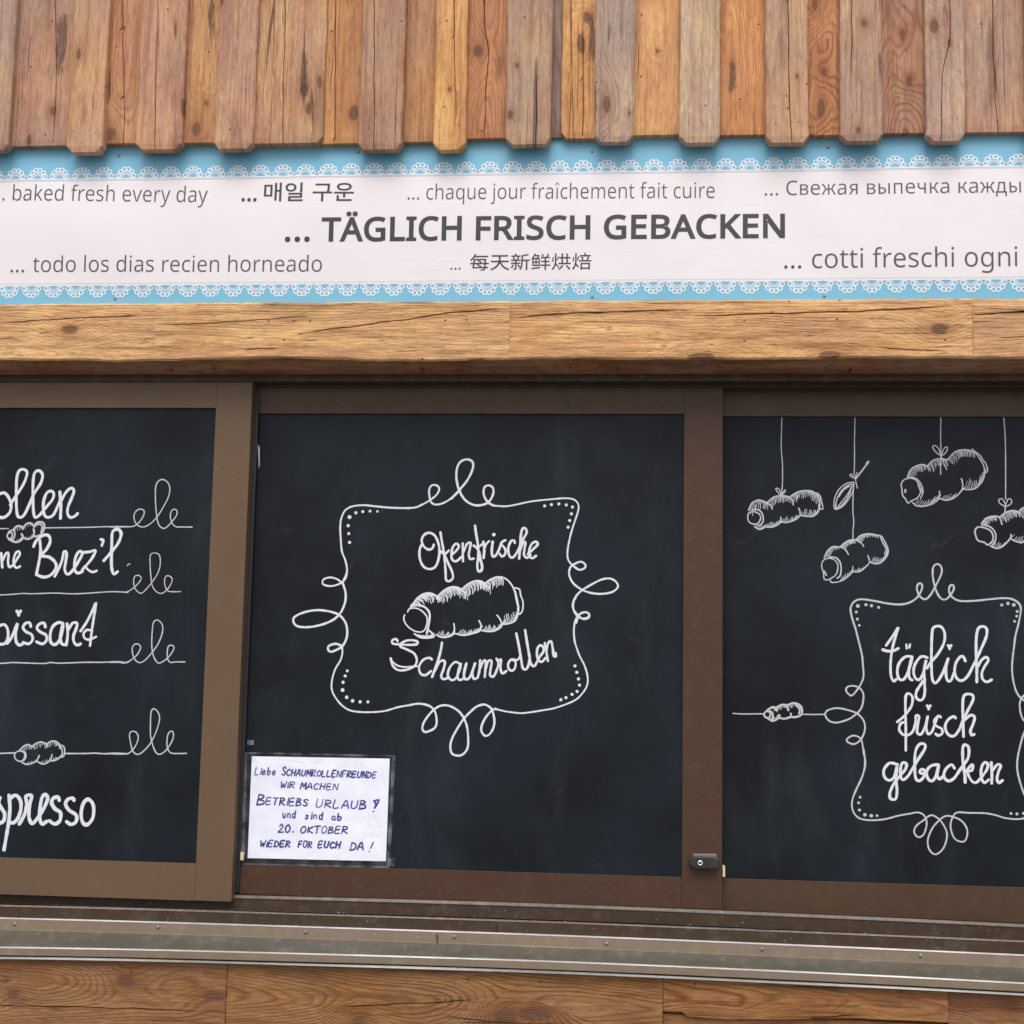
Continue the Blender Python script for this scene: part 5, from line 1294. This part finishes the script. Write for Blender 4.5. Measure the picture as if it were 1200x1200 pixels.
# printed words
import json
G = json.loads(r'''{"la":[786,[[403,763,487,757,555,737,606,703,643,655,665,591,672,511,672,0,583,0,559,106,553,106,532,81,509,58,487,39,463,22,437,9,408,-1,377,-8,341,-13,301,-14,258,-11,217,-3,180,10,147,29,118,53,95,83,78,119,68,161,64,209,74,278,104,335,153,382,222,416,313,438,424,448,552,452,552,497,547,553,534,597,511,627,480,648,442,660,396,664,358,662,320,656,284,646,185,606,147,699,182,716,221,731,263,744,309,755,355,761],[440,363,356,355,291,340,246,318,216,288,198,251,192,207,196,169,209,138,230,115,258,99,291,89,329,85,389,91,442,109,487,138,522,179,543,233,550,300,550,367]]],"lb":[861,[[242,805,240,716,235,651,242,651,266,681,296,708,331,731,371,749,420,760,475,763,562,752,637,720,700,666,747,590,775,494,784,375,780,294,767,222,746,160,717,107,680,63,637,29,588,5,534,-9,475,-14,420,-10,371,0,331,18,296,41,266,67,242,95,232,95,207,0,119,0,119,1064,242,1064],[454,661,404,658,362,648,328,631,300,607,278,576,262,539,251,493,244,440,242,380,242,374,247,289,263,218,288,162,327,121,383,96,457,88,518,96,568,121,607,162,635,219,651,291,657,377,651,463,635,534,607,590,568,629,517,653]]],"lc":[672,[[420,-14,356,-9,297,4,243,27,195,59,154,101,121,153,97,215,82,288,77,371,82,458,98,533,123,597,158,649,200,692,249,724,304,747,364,760,429,765,466,763,503,759,539,753,573,744,601,735,626,724,588,622,510,646,426,657,378,653,337,643,301,625,271,600,247,568,228,529,215,484,207,432,204,373,207,316,215,265,228,220,247,181,271,150,300,125,334,107,374,96,419,92,458,94,494,98,527,105,613,136,613,27,587,15,560,5,530,-4,498,-9,461,-13]]],"ld":[861,[[385,-14,298,-3,223,29,161,83,114,159,86,256,77,374,86,492,115,590,162,666,224,721,299,754,387,765,424,763,458,758,489,750,516,739,542,726,564,710,585,693,603,674,619,654,627,654,623,708,619,765,619,1064,742,1064,742,0,643,0,625,101,619,101,603,80,585,61,564,43,542,27,516,13,488,1,457,-7,423,-12],[405,88,476,95,532,117,572,153,599,204,615,270,620,350,620,373,615,459,600,530,574,588,535,629,478,654,403,662,343,654,293,627,254,583,227,525,210,454,204,371,210,288,227,219,254,162,293,121,343,96]]],"le":[790,[[409,765,470,760,526,746,575,723,618,691,653,651,681,604,702,551,714,491,718,426,718,352,204,352,213,273,235,209,270,158,317,121,375,98,444,91,490,93,532,97,571,104,685,143,685,35,647,20,609,7,571,-2,532,-9,487,-13,438,-14,370,-9,307,5,250,29,199,63,157,106,123,159,97,221,82,291,77,370,82,448,95,519,118,581,150,636,188,681,235,717,287,744,345,759],[408,664,353,658,306,639,268,607,239,564,218,512,207,450,590,450,587,491,581,528,570,562,555,591,535,616,511,637,481,652,447,661]]],"lf":[482,[[465,655,276,655,276,0,153,0,153,655,21,655,21,713,153,755,153,798,156,859,165,911,181,955,203,992,231,1021,265,1043,304,1059,347,1068,396,1071,478,1064,542,1046,510,950,458,964,398,971,360,966,330,952,306,929,289,897,279,853,276,800,276,751,465,751]]],"lg":[861,[[385,765,433,762,478,752,519,737,557,715,590,686,620,651,627,651,644,751,742,751,742,-13,738,-80,726,-139,706,-191,677,-235,641,-271,595,-300,541,-320,478,-332,406,-336,353,-335,304,-331,257,-324,213,-315,173,-303,136,-289,136,-175,173,-192,215,-207,261,-218,309,-227,360,-232,413,-234,473,-228,524,-209,565,-177,596,-135,614,-83,620,-22,620,7,622,55,625,99,619,99,591,64,558,36,522,14,481,-2,436,-11,387,-14,297,-3,221,31,159,88,113,165,86,261,77,374,86,485,113,580,159,659,221,718,296,753],[402,661,362,657,326,646,295,627,268,602,245,569,228,529,215,483,207,431,204,373,210,287,227,217,256,160,295,120,345,95,405,87,441,88,474,93,503,102,528,113,551,129,570,148,586,171,599,198,609,228,616,263,620,302,622,345,622,374,619,438,612,493,599,539,580,577,556,608,527,632,491,648,449,658]]],"lh":[866,[[242,752,240,697,235,647,244,647,261,672,281,693,304,711,329,727,356,740,385,750,415,757,446,762,478,763,535,760,586,751,630,735,667,712,697,682,721,646,738,601,749,549,752,489,752,0,630,0,630,480,626,536,612,581,590,616,557,641,515,656,462,661,410,658,366,647,331,630,302,605,279,574,263,537,251,493,245,444,242,388,242,0,119,0,119,1064,242,1064]]],"li":[361,[[242,751,242,0,119,0,119,751],[182,1032,200,1030,217,1024,232,1013,244,998,251,978,254,954,251,930,244,910,232,895,217,884,200,878,182,875,163,878,145,884,130,895,119,910,112,930,109,954,112,978,119,998,130,1013,145,1024,163,1030]]],"lj":[361,[[31,-336,-31,-331,-77,-319,-77,-220,-34,-230,15,-234,44,-231,68,-223,90,-209,106,-188,116,-157,119,-116,119,751,242,751,242,-112,240,-157,232,-197,220,-232,202,-263,179,-289,151,-310,117,-324,77,-333],[109,954,112,978,119,998,130,1013,145,1024,163,1030,182,1032,200,1030,217,1024,232,1013,244,998,251,978,254,954,251,930,244,910,232,895,217,884,200,878,182,875,163,878,145,884,130,895,119,910,112,930]]],"ll":[361,[[242,0,119,0,119,1064,242,1064]]],"lm":[1310,[[943,765,1020,757,1084,736,1133,700,1168,647,1189,577,1196,489,1196,0,1074,0,1074,483,1070,537,1058,582,1037,616,1008,641,969,656,922,661,856,654,804,633,765,598,739,550,724,488,718,415,718,0,597,0,597,483,595,520,589,553,580,582,567,606,550,626,529,641,505,652,476,659,443,661,396,658,356,647,324,630,297,605,277,575,261,538,251,495,244,445,242,389,242,0,119,0,119,751,218,751,237,648,244,648,261,673,280,695,302,714,326,729,351,742,378,752,406,759,435,763,465,765,520,761,568,751,610,734,645,710,673,678,695,639,702,639,730,678,764,710,805,734,849,751,895,761]]],"ln":[866,[[480,765,563,757,630,736,683,700,722,647,744,577,752,489,752,0,630,0,630,480,626,536,612,581,590,616,557,641,515,656,462,661,388,653,330,630,290,591,263,538,248,470,242,389,242,0,119,0,119,751,218,751,237,648,244,648,262,673,283,695,306,714,332,729,359,742,388,752,418,759,449,763]]],"lo":[847,[[772,377,769,317,761,261,747,211,729,165,705,124,677,88,645,57,608,32,567,12,521,-2,473,-11,422,-14,373,-11,328,-2,284,12,244,32,208,57,175,88,147,124,122,165,103,211,89,261,80,317,77,377,82,456,96,526,119,588,151,640,191,684,239,719,295,744,357,760,426,765,491,760,551,744,606,719,654,684,694,640,728,588,752,526,767,456],[204,377,207,320,215,269,228,223,246,183,270,150,300,123,335,104,377,92,424,88,472,92,513,104,549,123,579,150,603,183,621,223,634,269,642,320,644,377,642,434,634,484,620,529,602,568,578,601,548,627,513,646,471,657,423,661,353,653,298,627,256,585,228,529,210,459]]],"lq":[861,[[619,-15,620,43,626,101,618,101,593,71,564,44,529,20,487,1,438,-10,382,-14,297,-3,224,29,162,83,115,159,86,256,77,374,81,455,94,527,116,590,146,643,182,686,225,721,275,745,328,760,387,765,442,761,490,750,531,731,566,707,596,679,620,648,626,648,644,751,742,751,742,-336,619,-336],[406,88,454,91,495,101,530,116,559,138,581,167,598,202,610,244,617,293,620,347,620,373,615,460,599,532,573,589,533,630,476,654,403,662,342,654,292,627,254,583,226,525,210,454,204,371,210,289,227,220,254,163,293,122,344,97]]],"lr":[578,[[469,765,515,763,557,756,542,643,502,650,461,653,432,651,405,645,378,634,353,621,330,604,308,583,289,560,273,534,260,504,250,472,244,438,242,401,242,0,119,0,119,751,220,751,234,613,239,613,256,641,276,666,297,690,320,711,346,729,374,744,404,756,436,762]]],"ls":[671,[[608,207,604,161,592,121,571,85,544,55,509,31,468,11,420,-3,367,-11,308,-14,258,-13,213,-8,173,-1,137,8,103,20,73,34,73,146,181,104,224,94,267,88,311,85,368,89,413,99,447,116,470,138,484,165,489,196,487,214,482,231,473,246,460,261,442,276,418,291,304,342,179,398,147,418,121,440,99,465,84,494,75,527,71,566,80,624,106,674,149,713,206,742,274,759,353,765,398,763,440,759,481,751,520,741,557,729,592,714,550,616,451,650,416,658,381,662,345,664,298,661,260,653,229,639,207,621,194,599,189,573,191,553,197,536,207,520,222,506,242,492,268,478,382,430,504,375,535,355,561,333,581,307,596,279,605,245]]],"lt":[506,[[370,87,427,92,475,102,475,8,419,-8,349,-14,311,-12,274,-5,240,6,209,23,182,47,160,77,143,115,132,162,129,218,129,655,22,655,22,714,130,763,179,923,252,923,252,751,469,751,469,655,252,655,252,221,256,180,267,146,285,120,309,101,337,90]]],"lu":[866,[[746,751,746,0,646,0,627,99,622,99,604,75,584,53,560,35,534,20,507,7,478,-2,447,-9,416,-13,384,-14,327,-11,277,-1,233,15,196,37,165,67,141,104,124,148,114,200,111,259,111,751,235,751,235,268,240,213,253,168,276,133,308,108,350,93,402,88,454,92,498,102,534,120,563,144,586,175,603,212,614,256,621,305,623,360,623,751]]],"lv":[711,[[284,0,0,751,132,751,291,308,315,239,338,167,352,109,357,109,373,168,397,241,420,308,580,751,711,751,426,0]]],"ly":[714,[[1,751,133,751,296,324,321,251,343,183,359,119,364,119,391,211,429,325,581,751,714,751,391,-104,372,-148,351,-189,328,-226,303,-259,274,-286,242,-307,205,-323,164,-333,118,-336,59,-333,15,-325,15,-227,53,-232,98,-235,126,-234,151,-228,173,-219,193,-207,211,-191,227,-173,241,-152,254,-128,265,-102,304,-3]]],"lk":[748,[[241,508,239,450,235,387,241,387,266,419,300,461,331,497,570,751,714,751,410,430,735,0,587,0,326,350,241,276,241,0,119,0,119,1064,241,1064]]],"lT":[779,[[452,0,326,0,326,889,14,889,14,1000,763,1000,763,889,452,889]]],"lA":[895,[[763,0,643,310,246,310,127,0,0,0,391,1004,504,1004,894,0],[493,724,479,765,460,826,445,874,431,817,415,765,402,724,289,422,605,422]]],"lG":[1020,[[570,528,916,528,916,38,862,22,807,9,752,-1,695,-8,632,-13,564,-14,466,-7,379,14,303,48,237,96,183,155,141,226,110,308,92,399,85,500,92,600,113,690,147,772,194,843,253,902,324,950,407,986,500,1007,604,1014,659,1012,712,1007,763,999,811,987,858,972,902,955,854,846,817,861,777,875,735,887,690,896,644,901,597,903,521,898,453,882,392,854,340,817,296,771,262,715,237,651,222,579,217,500,221,424,234,353,256,289,286,233,327,185,377,146,438,118,510,101,594,95,706,102,790,119,790,416,570,416]]],"lL":[734,[[136,0,136,1000,262,1000,262,112,699,112,699,0]]],"lI":[475,[[417,0,56,0,56,73,174,99,174,899,56,927,56,1000,417,1000,417,927,300,899,300,99,417,73]]],"lC":[885,[[564,903,513,900,465,891,420,876,379,855,343,828,311,796,283,759,261,716,242,669,229,617,221,560,218,500,223,421,236,350,257,286,287,230,325,183,372,146,427,118,491,102,563,97,606,98,648,102,688,108,803,136,803,27,765,14,726,4,687,-4,645,-10,597,-13,545,-14,449,-7,364,14,290,49,227,97,176,157,137,228,108,310,91,401,85,501,89,575,99,644,117,709,141,768,172,823,209,871,253,913,303,949,360,977,423,998,491,1010,566,1014,617,1012,666,1007,714,999,760,987,803,972,842,955,791,849,688,887,649,896,608,901]]],"lH":[1038,[[901,0,775,0,775,466,262,466,262,0,136,0,136,1000,262,1000,262,577,775,577,775,1000,901,1000]]],"lF":[727,[[262,0,136,0,136,1000,695,1000,695,889,262,889,262,535,668,535,668,424,262,424]]],"lR":[871,[[412,1000,490,996,558,986,617,968,666,944,706,912,737,874,758,828,772,776,776,716,773,665,763,621,746,583,725,550,700,521,672,498,641,478,609,462,576,448,850,0,703,0,461,413,262,413,262,0,136,0,136,1000],[405,891,262,891,262,520,412,520,486,525,545,541,590,568,621,605,639,653,646,710,643,751,634,786,620,815,599,839,573,858,541,873,502,883,457,889]]],"lS":[769,[[703,268,698,211,684,160,660,116,627,77,585,45,536,20,479,1,416,-10,346,-14,239,-8,146,8,71,34,71,154,108,140,150,126,197,113,247,103,299,97,352,95,398,97,440,104,476,115,507,130,532,148,552,171,566,197,574,225,577,256,575,287,568,315,556,339,539,361,515,382,484,401,445,421,398,441,342,462,229,513,199,532,172,553,148,576,129,600,113,627,100,655,91,687,86,721,84,759,89,810,102,855,125,896,155,931,193,960,237,983,288,1000,343,1011,403,1014,457,1012,507,1007,555,999,599,987,641,974,679,958,640,850,527,888,486,897,444,902,401,903,361,901,326,895,296,885,270,871,249,854,232,834,221,811,214,785,211,758,214,726,221,698,232,674,249,652,272,632,301,613,337,595,379,576,430,556,486,534,535,511,579,487,616,460,647,431,672,398,689,360,700,317]]],"lB":[910,[[422,1000,536,994,631,975,705,945,758,899,790,835,801,752,799,714,791,680,779,648,763,619,741,594,715,572,684,554,650,540,611,531,611,524,651,515,689,503,725,487,756,467,783,442,805,412,822,376,831,333,835,284,830,227,816,175,793,130,761,90,721,58,673,33,618,15,556,4,487,0,136,0,136,1000],[447,574,524,579,582,593,623,616,650,648,666,688,671,738,664,788,645,827,613,856,566,876,504,888,427,892,262,892,262,574],[262,469,262,106,464,106,543,112,605,129,648,158,677,196,695,242,700,294,698,328,690,359,677,387,658,411,633,431,600,447,560,460,511,467,454,469]]],"lE":[779,[[695,0,136,0,136,1000,695,1000,695,889,262,889,262,577,669,577,669,468,262,468,262,111,695,111]]],"lK":[867,[[867,0,718,0,364,478,262,388,262,0,136,0,136,1000,262,1000,262,507,347,602,434,697,704,1000,852,1000,455,564]]],"lN":[1064,[[929,0,782,0,246,831,241,831,246,754,250,660,252,559,252,0,136,0,136,1000,282,1000,815,172,821,172,817,239,813,338,811,436,811,1000,929,1000]]],"lO":[1094,[[1008,501,1005,426,995,356,979,291,956,230,927,176,891,127,850,85,802,50,747,22,687,2,620,-10,548,-14,473,-10,404,2,343,23,289,51,240,86,199,128,164,176,135,231,113,291,98,357,89,428,85,503,91,601,108,691,136,772,175,843,226,902,289,951,364,987,450,1008,549,1015,644,1008,728,987,801,952,864,903,915,844,956,772,985,691,1003,601],[218,501,222,421,234,349,254,284,281,228,317,182,362,144,415,117,477,101,548,95,619,101,681,117,733,144,777,182,813,228,840,284,860,349,871,421,875,501,867,618,840,717,797,798,735,857,652,893,549,905,478,899,415,883,362,856,317,820,281,773,254,718,234,654,222,581]]],"l.":[375,[[101,76,104,107,112,131,126,148,144,160,164,167,186,169,209,167,230,160,249,148,263,131,272,107,275,76,272,45,263,21,249,3,230,-10,209,-17,186,-20,164,-17,144,-10,126,3,112,21,104,45]]],"cв":[774,[[126,0,423,0,574,22,677,91,715,211,693,300,637,358,559,389,559,394,625,427,667,480,682,553,648,661,553,722,409,741,126,741],[248,430,248,652,397,652,491,639,544,601,561,542,543,482,488,444,389,430],[248,89,248,341,401,341,506,326,570,284,592,220,572,149,511,104,408,89]]],"cж":[1037,[[20,0,154,0,341,334,462,334,462,0,574,0,574,334,696,334,881,0,1016,0,783,387,843,538,877,602,913,631,950,638,974,634,996,752,952,760,879,747,815,698,759,602,692,435,574,435,574,741,462,741,462,435,345,435,278,602,222,698,158,747,85,760,40,752,63,634,87,638,124,631,159,602,194,538,254,387]]],"cя":[783,[[417,383,317,399,253,445,231,518,253,590,317,632,417,645,533,645,533,383],[49,0,190,0,394,293,397,293,533,293,533,0,658,0,658,741,396,741,247,720,145,651,106,521,129,421,189,351,276,310]]],"cы":[1027,[[126,0,355,0,509,25,612,102,649,236,612,368,509,444,355,468,251,468,251,741,126,741],[251,100,251,371,341,371,446,357,508,312,528,236,508,159,446,114,341,100],[778,0,902,0,902,741,778,741]]],"cп":[843,[[126,0,251,0,251,640,593,640,593,0,718,0,718,741,126,741]]],"cч":[780,[[531,0,655,0,655,741,531,741,531,396,411,382,299,398,235,449,214,538,214,741,91,741,91,538,126,389,226,306,385,280,531,295]]],"cк":[759,[[126,0,251,0,251,334,396,334,603,0,738,0,487,389,551,538,586,603,621,632,658,638,682,634,704,752,660,760,587,749,525,702,467,602,393,435,251,435,251,741,126,741]]],"cд":[810,[[150,0,656,0,656,-262,764,-262,776,23,776,101,668,101,668,741,210,741,171,412,139,230,105,139,65,101,30,101,30,23,42,-262,150,-262],[198,101,231,166,259,260,280,389,308,640,544,640,544,101]]],"k매":[1255,[[112,985,112,225,583,225,583,985],[476,895,476,315,218,315,218,895],[734,1102,734,-44,842,-44,842,546,1008,546,1008,-106,1117,-106,1117,1128,1008,1128,1008,640,842,640,842,1102]]],"k일":[1255,[[415,1083,250,1048,137,952,95,809,137,667,250,571,415,536,579,571,691,667,733,809,691,952,579,1048],[415,989,522,966,596,903,623,809,596,715,522,652,415,629,307,652,233,715,206,809,233,903,307,966],[966,1128,966,497,1079,497,1079,1128],[285,1,285,-90,1121,-90,1121,1,394,1,394,136,1079,136,1079,435,281,435,281,345,967,345,967,221,285,221]]],"k구":[1255,[[68,518,68,424,566,424,566,-108,679,-108,679,424,1183,424,1183,518,1003,518,1027,681,1036,819,1037,940,1037,1048,207,1048,207,956,925,956,925,940,924,819,914,680,887,518]]],"k운":[1255,[[625,1097,397,1066,247,981,192,849,247,717,397,632,625,602,853,632,1003,717,1057,849,1003,981,853,1066],[625,1005,790,986,898,932,937,849,898,766,790,713,625,694,461,713,352,766,312,849,352,932,461,986],[67,502,67,409,578,409,578,160,693,160,693,409,1186,409,1186,502],[210,281,210,-79,1061,-79,1061,15,323,15,323,281]]],"k每":[1364,[[533,625,622,578,708,524,775,471,367,471,396,686,1023,686,1015,471,783,471,840,531,772,584,683,637,592,682],[59,473,59,381,252,381,199,71,255,71,982,70,955,-10,942,-22,927,-28,906,-30,748,-23,772,-105,948,-108,986,-100,1017,-85,1045,-57,1060,-30,1073,11,1085,70,1261,70,1261,161,1095,161,1112,381,1308,381,1308,473,1116,473,1126,727,1127,778,304,778,266,473],[995,161,769,161,817,213,746,271,655,330,558,382,1011,382],[498,325,588,276,674,218,744,161,321,161,355,382,554,382],[370,1154,284,983,176,825,53,696,145,634,219,716,292,811,362,915,1262,915,1262,1008,415,1008,472,1124]]],"k天":[1364,[[90,621,90,517,592,517,510,324,341,140,57,-20,124,-106,410,54,588,241,683,441,818,200,1005,17,1248,-105,1318,-14,1071,102,883,282,757,517,1278,517,1278,621,720,621,727,775,727,937,1220,937,1220,1041,139,1041,139,937,619,937,619,775,611,621]]],"k新":[1364,[[491,291,603,70,675,113,647,179,606,254,561,327],[184,321,151,238,108,160,56,93,128,41,181,115,229,205,267,300],[754,1015,754,546,747,351,712,149,628,-34,707,-97,800,105,841,331,850,546,850,589,1057,589,1057,-102,1157,-102,1157,589,1307,589,1307,685,850,685,850,947,996,973,1138,1007,1265,1046,1181,1121,1061,1081,911,1044],[292,1128,352,1003,83,1003,83,917,686,917,686,1003,458,1003,385,1151],[514,910,441,692,63,692,63,604,342,604,342,462,68,462,68,372,342,372,342,25,341,14,336,9,326,7,221,7,251,-80,311,-80,359,-75,396,-64,420,-45,433,-17,437,23,437,372,692,372,692,462,437,462,437,604,708,604,708,692,533,692,610,889],[172,888,197,822,215,753,225,692,314,716,302,776,282,843,255,907]]],"k鲜":[1364,[[65,50,80,-45,645,22,644,108],[731,1091,766,1027,797,960,819,900,896,933,805,1119],[480,947,402,795,201,795,284,947],[263,1147,216,1015,145,876,49,746,119,689,123,693,123,202,618,202,618,795,491,795,602,992,544,1033,527,1027,318,1027,356,1135],[205,461,332,461,332,284,205,284],[405,461,535,461,535,284,405,284],[205,714,332,714,332,539,205,539],[405,714,535,714,535,539,405,539],[658,299,658,206,940,206,940,-113,1037,-113,1037,206,1311,206,1311,299,1037,299,1037,495,1262,495,1262,584,1037,584,1037,786,1286,786,1286,876,1120,876,1236,1102,1141,1126,1109,1044,1069,956,1026,876,677,876,677,786,940,786,940,584,705,584,705,495,940,495,940,299]]],"k烘":[1364,[[116,866,105,752,85,634,56,533,130,503,160,614,179,739,188,857],[457,907,430,813,395,712,360,623,417,596,536,876],[730,237,662,132,577,37,483,-42,566,-108,663,-19,754,89,828,209],[974,192,1063,93,1145,-14,1205,-108,1293,-52,1232,41,1149,143,1059,240],[263,1139,263,673,251,421,192,178,53,-41,123,-111,215,7,279,134,321,267,467,65,535,139,340,372,350,471,355,572,356,673,356,1139],[1014,1131,1014,854,791,854,791,1131,692,1131,692,854,538,854,538,756,692,756,692,419,502,419,502,319,1306,319,1306,419,1113,419,1113,756,1284,756,1284,854,1113,854,1113,1131],[791,756,1014,756,1014,419,791,419]]],"k焙":[1364,[[626,859,661,779,689,696,707,623,794,653,776,725,746,807,709,885],[108,866,97,751,78,633,50,533,119,502,148,613,166,737,175,857],[438,907,353,622,409,593,514,873],[595,394,595,-108,689,-108,689,-49,1117,-49,1117,-104,1217,-104,1217,394],[689,42,689,303,1117,303,1117,42],[825,1142,862,995,533,995,533,902,1269,902,1269,995,965,995,922,1156],[1083,892,973,607,483,607,483,514,1310,514,1310,607,1065,607,1177,865],[240,1139,240,675,228,426,173,185,41,-31,108,-111,193,2,253,124,293,252,431,41,499,120,314,363,325,466,330,571,332,675,332,1139]]]}''')
def text(tx, font, pxa, pya, pxb, pyb, cap_px, off, mat, alt=None, sx=None, gap={}):
    """tx set from photo pixel a to b along its base line; cap_px is the capital height"""
    xa, za = P(pxa, pya, YBAN); xb, zb_ = P(pxb, pyb, YBAN)
    sc = cap_px * MM / 1000.0
    pen = 0; glyphs = []
    for c in tx:
        if c == ' ': pen += gap.get('space', 365); continue
        key = None
        for f in font:
            if f + c in G: key = f + c; break
        over = None
        if c == 'Ä': key, over = 'lA', 'dots'
        if c == 'î': key, over = 'li', 'hat'
        if c in 'Сс': key = 'lC' if c == 'С' else 'lc'
        if c in 'еа': key = {'е': 'le', 'а': 'la'}[c]
        adv, con = G[key]
        if over == 'hat': con = [min(con, key=lambda q: max(q[1::2]))] if len(con) > 1 else con
        glyphs.append((pen, con, over, adv)); pen += adv + gap.get('track', 0)
    k0 = min(g[0] + min(min(q[::2]) for q in g[1]) for g in glyphs[:1]); k1 = glyphs[-1][0] + max(max(q[::2]) for q in glyphs[-1][1])
    hx = (xb - xa) / (k1 - k0)
    cu = bpy.data.curves.new('print', 'CURVE'); cu.dimensions = '2D'; cu.fill_mode = 'BOTH'; cu.offset = off
    for pen_, con, over, adv in glyphs:
        cc = [list(zip(q[::2], q[1::2])) for q in con]
        if over == 'dots':
            for q in (-130, 130): cc.append([(adv / 2 + q + 78 * math.cos(t * .5236), 1180 + 78 * math.sin(t * .5236)) for t in range(12)])
        if over == 'hat':
            m_ = adv / 2; cc.append([(m_ - 200, 860), (m_ - 30, 1090), (m_ + 30, 1090), (m_ + 200, 860), (m_ + 120, 860), (m_, 1010), (m_ - 120, 860)])
        for q in cc:
            s = cu.splines.new('POLY'); s.use_cyclic_u = True; s.points.add(len(q) - 1)
            for pt, (a, b) in zip(s.points, q): pt.co = ((pen_ + a - k0) * hx, b * sc, 0, 1)
    tmp = bpy.data.objects.new('print', cu); COL.objects.link(tmp)
    dg = bpy.context.evaluated_depsgraph_get(); me = tmp.evaluated_get(dg).to_mesh()
    vs = [(v.co.x, v.co.y) for v in me.vertices]; fs = [list(p.vertices) for p in me.polygons]
    bpy.data.objects.remove(tmp)
    V = [(xa + a, 0.0, za + (zb_ - za) * a / (xb - xa) + b) for a, b in vs]
    out = []
    for f in fs:
        a, b_, c = V[f[0]], V[f[1]], V[f[2]]
        ny = (b_[2] - a[2]) * (c[0] - a[0]) - (b_[0] - a[0]) * (c[2] - a[2])
        out.append(f if ny < 0 else f[::-1])
    o = link('printed_words', V, out, mat, banner); drape(o, 0.0005)
    return o
u_ = 0.00078
text('.. baked fresh every day', 'l', -2, 236, 244, 238, 20, -.00030, PRINT_L)
text('...', 'l', 284, 236.5, 301, 236.5, 21, .0007, PRINT)
text('매일 구운', 'k', 310, 235, 415, 235, 19.0, .00042, PRINT, gap={'space': 380})
text('... chaque jour fraîchement fait cuire', 'l', 478, 235.2, 837.5, 232.6, 19, -.00030, PRINT_L)
text('... Свежая выпечка кажды', 'cl', 896, 229.5, 1196, 226.5, 17.6, -.00022, PRINT_L)
text('...', 'l', 335, 283.5, 363, 283.3, 30, .0011, PRINT)
text('TÄGLICH', 'l', 378, 283.3, 540.3, 281.8, 28.0, .0018, PRINT, gap={'track': 20})
text('FRISCH', 'l', 558.8, 281.8, 690.8, 280.5, 27.6, .0018, PRINT, gap={'track': 20})
text('GEBACKEN', 'l', 708.6, 280.3, 918.8, 278.4, 27.6, .0018, PRINT, gap={'track': 20})
text('...', 'l', 13, 319.5, 29, 319.5, 19, -.0001, PRINT_L)
text('todo los dias recien horneado', 'l', 39, 319.5, 377.5, 318.7, 19.6, -.00030, PRINT_L)
text('...', 'l', 528, 316.5, 540, 316.4, 15, -.0001, PRINT_L)
text('每天新鲜烘焙', 'kl', 551, 316.0, 693, 314.6, 15.8, .00005, PRINT)
text('...', 'l', 919, 314.8, 939, 314.6, 22, -.0001, PRINT)
text('cotti freschi ogni', 'l', 951.5, 314.6, 1192, 312.5, 22.8, -.00026, PRINT_L)

sp2 = None
for px, py in ((140, 183), (420, 179), (694, 178), (970, 173), (135, 350), (694, 348), (966, 347)):
    x, z = P(px, py, YBAN); yy = ban_y(x, z)
    if sp2 is None: sp2 = disc('screw', x, yy, z, 0.0034, 0.0022, ZINC, banner, 10); wp = Vector(banner.location)
    else:
        c = sp2.copy(); COL.objects.link(c); c.parent = banner; c.location = Vector((x, yy, z)) - wp
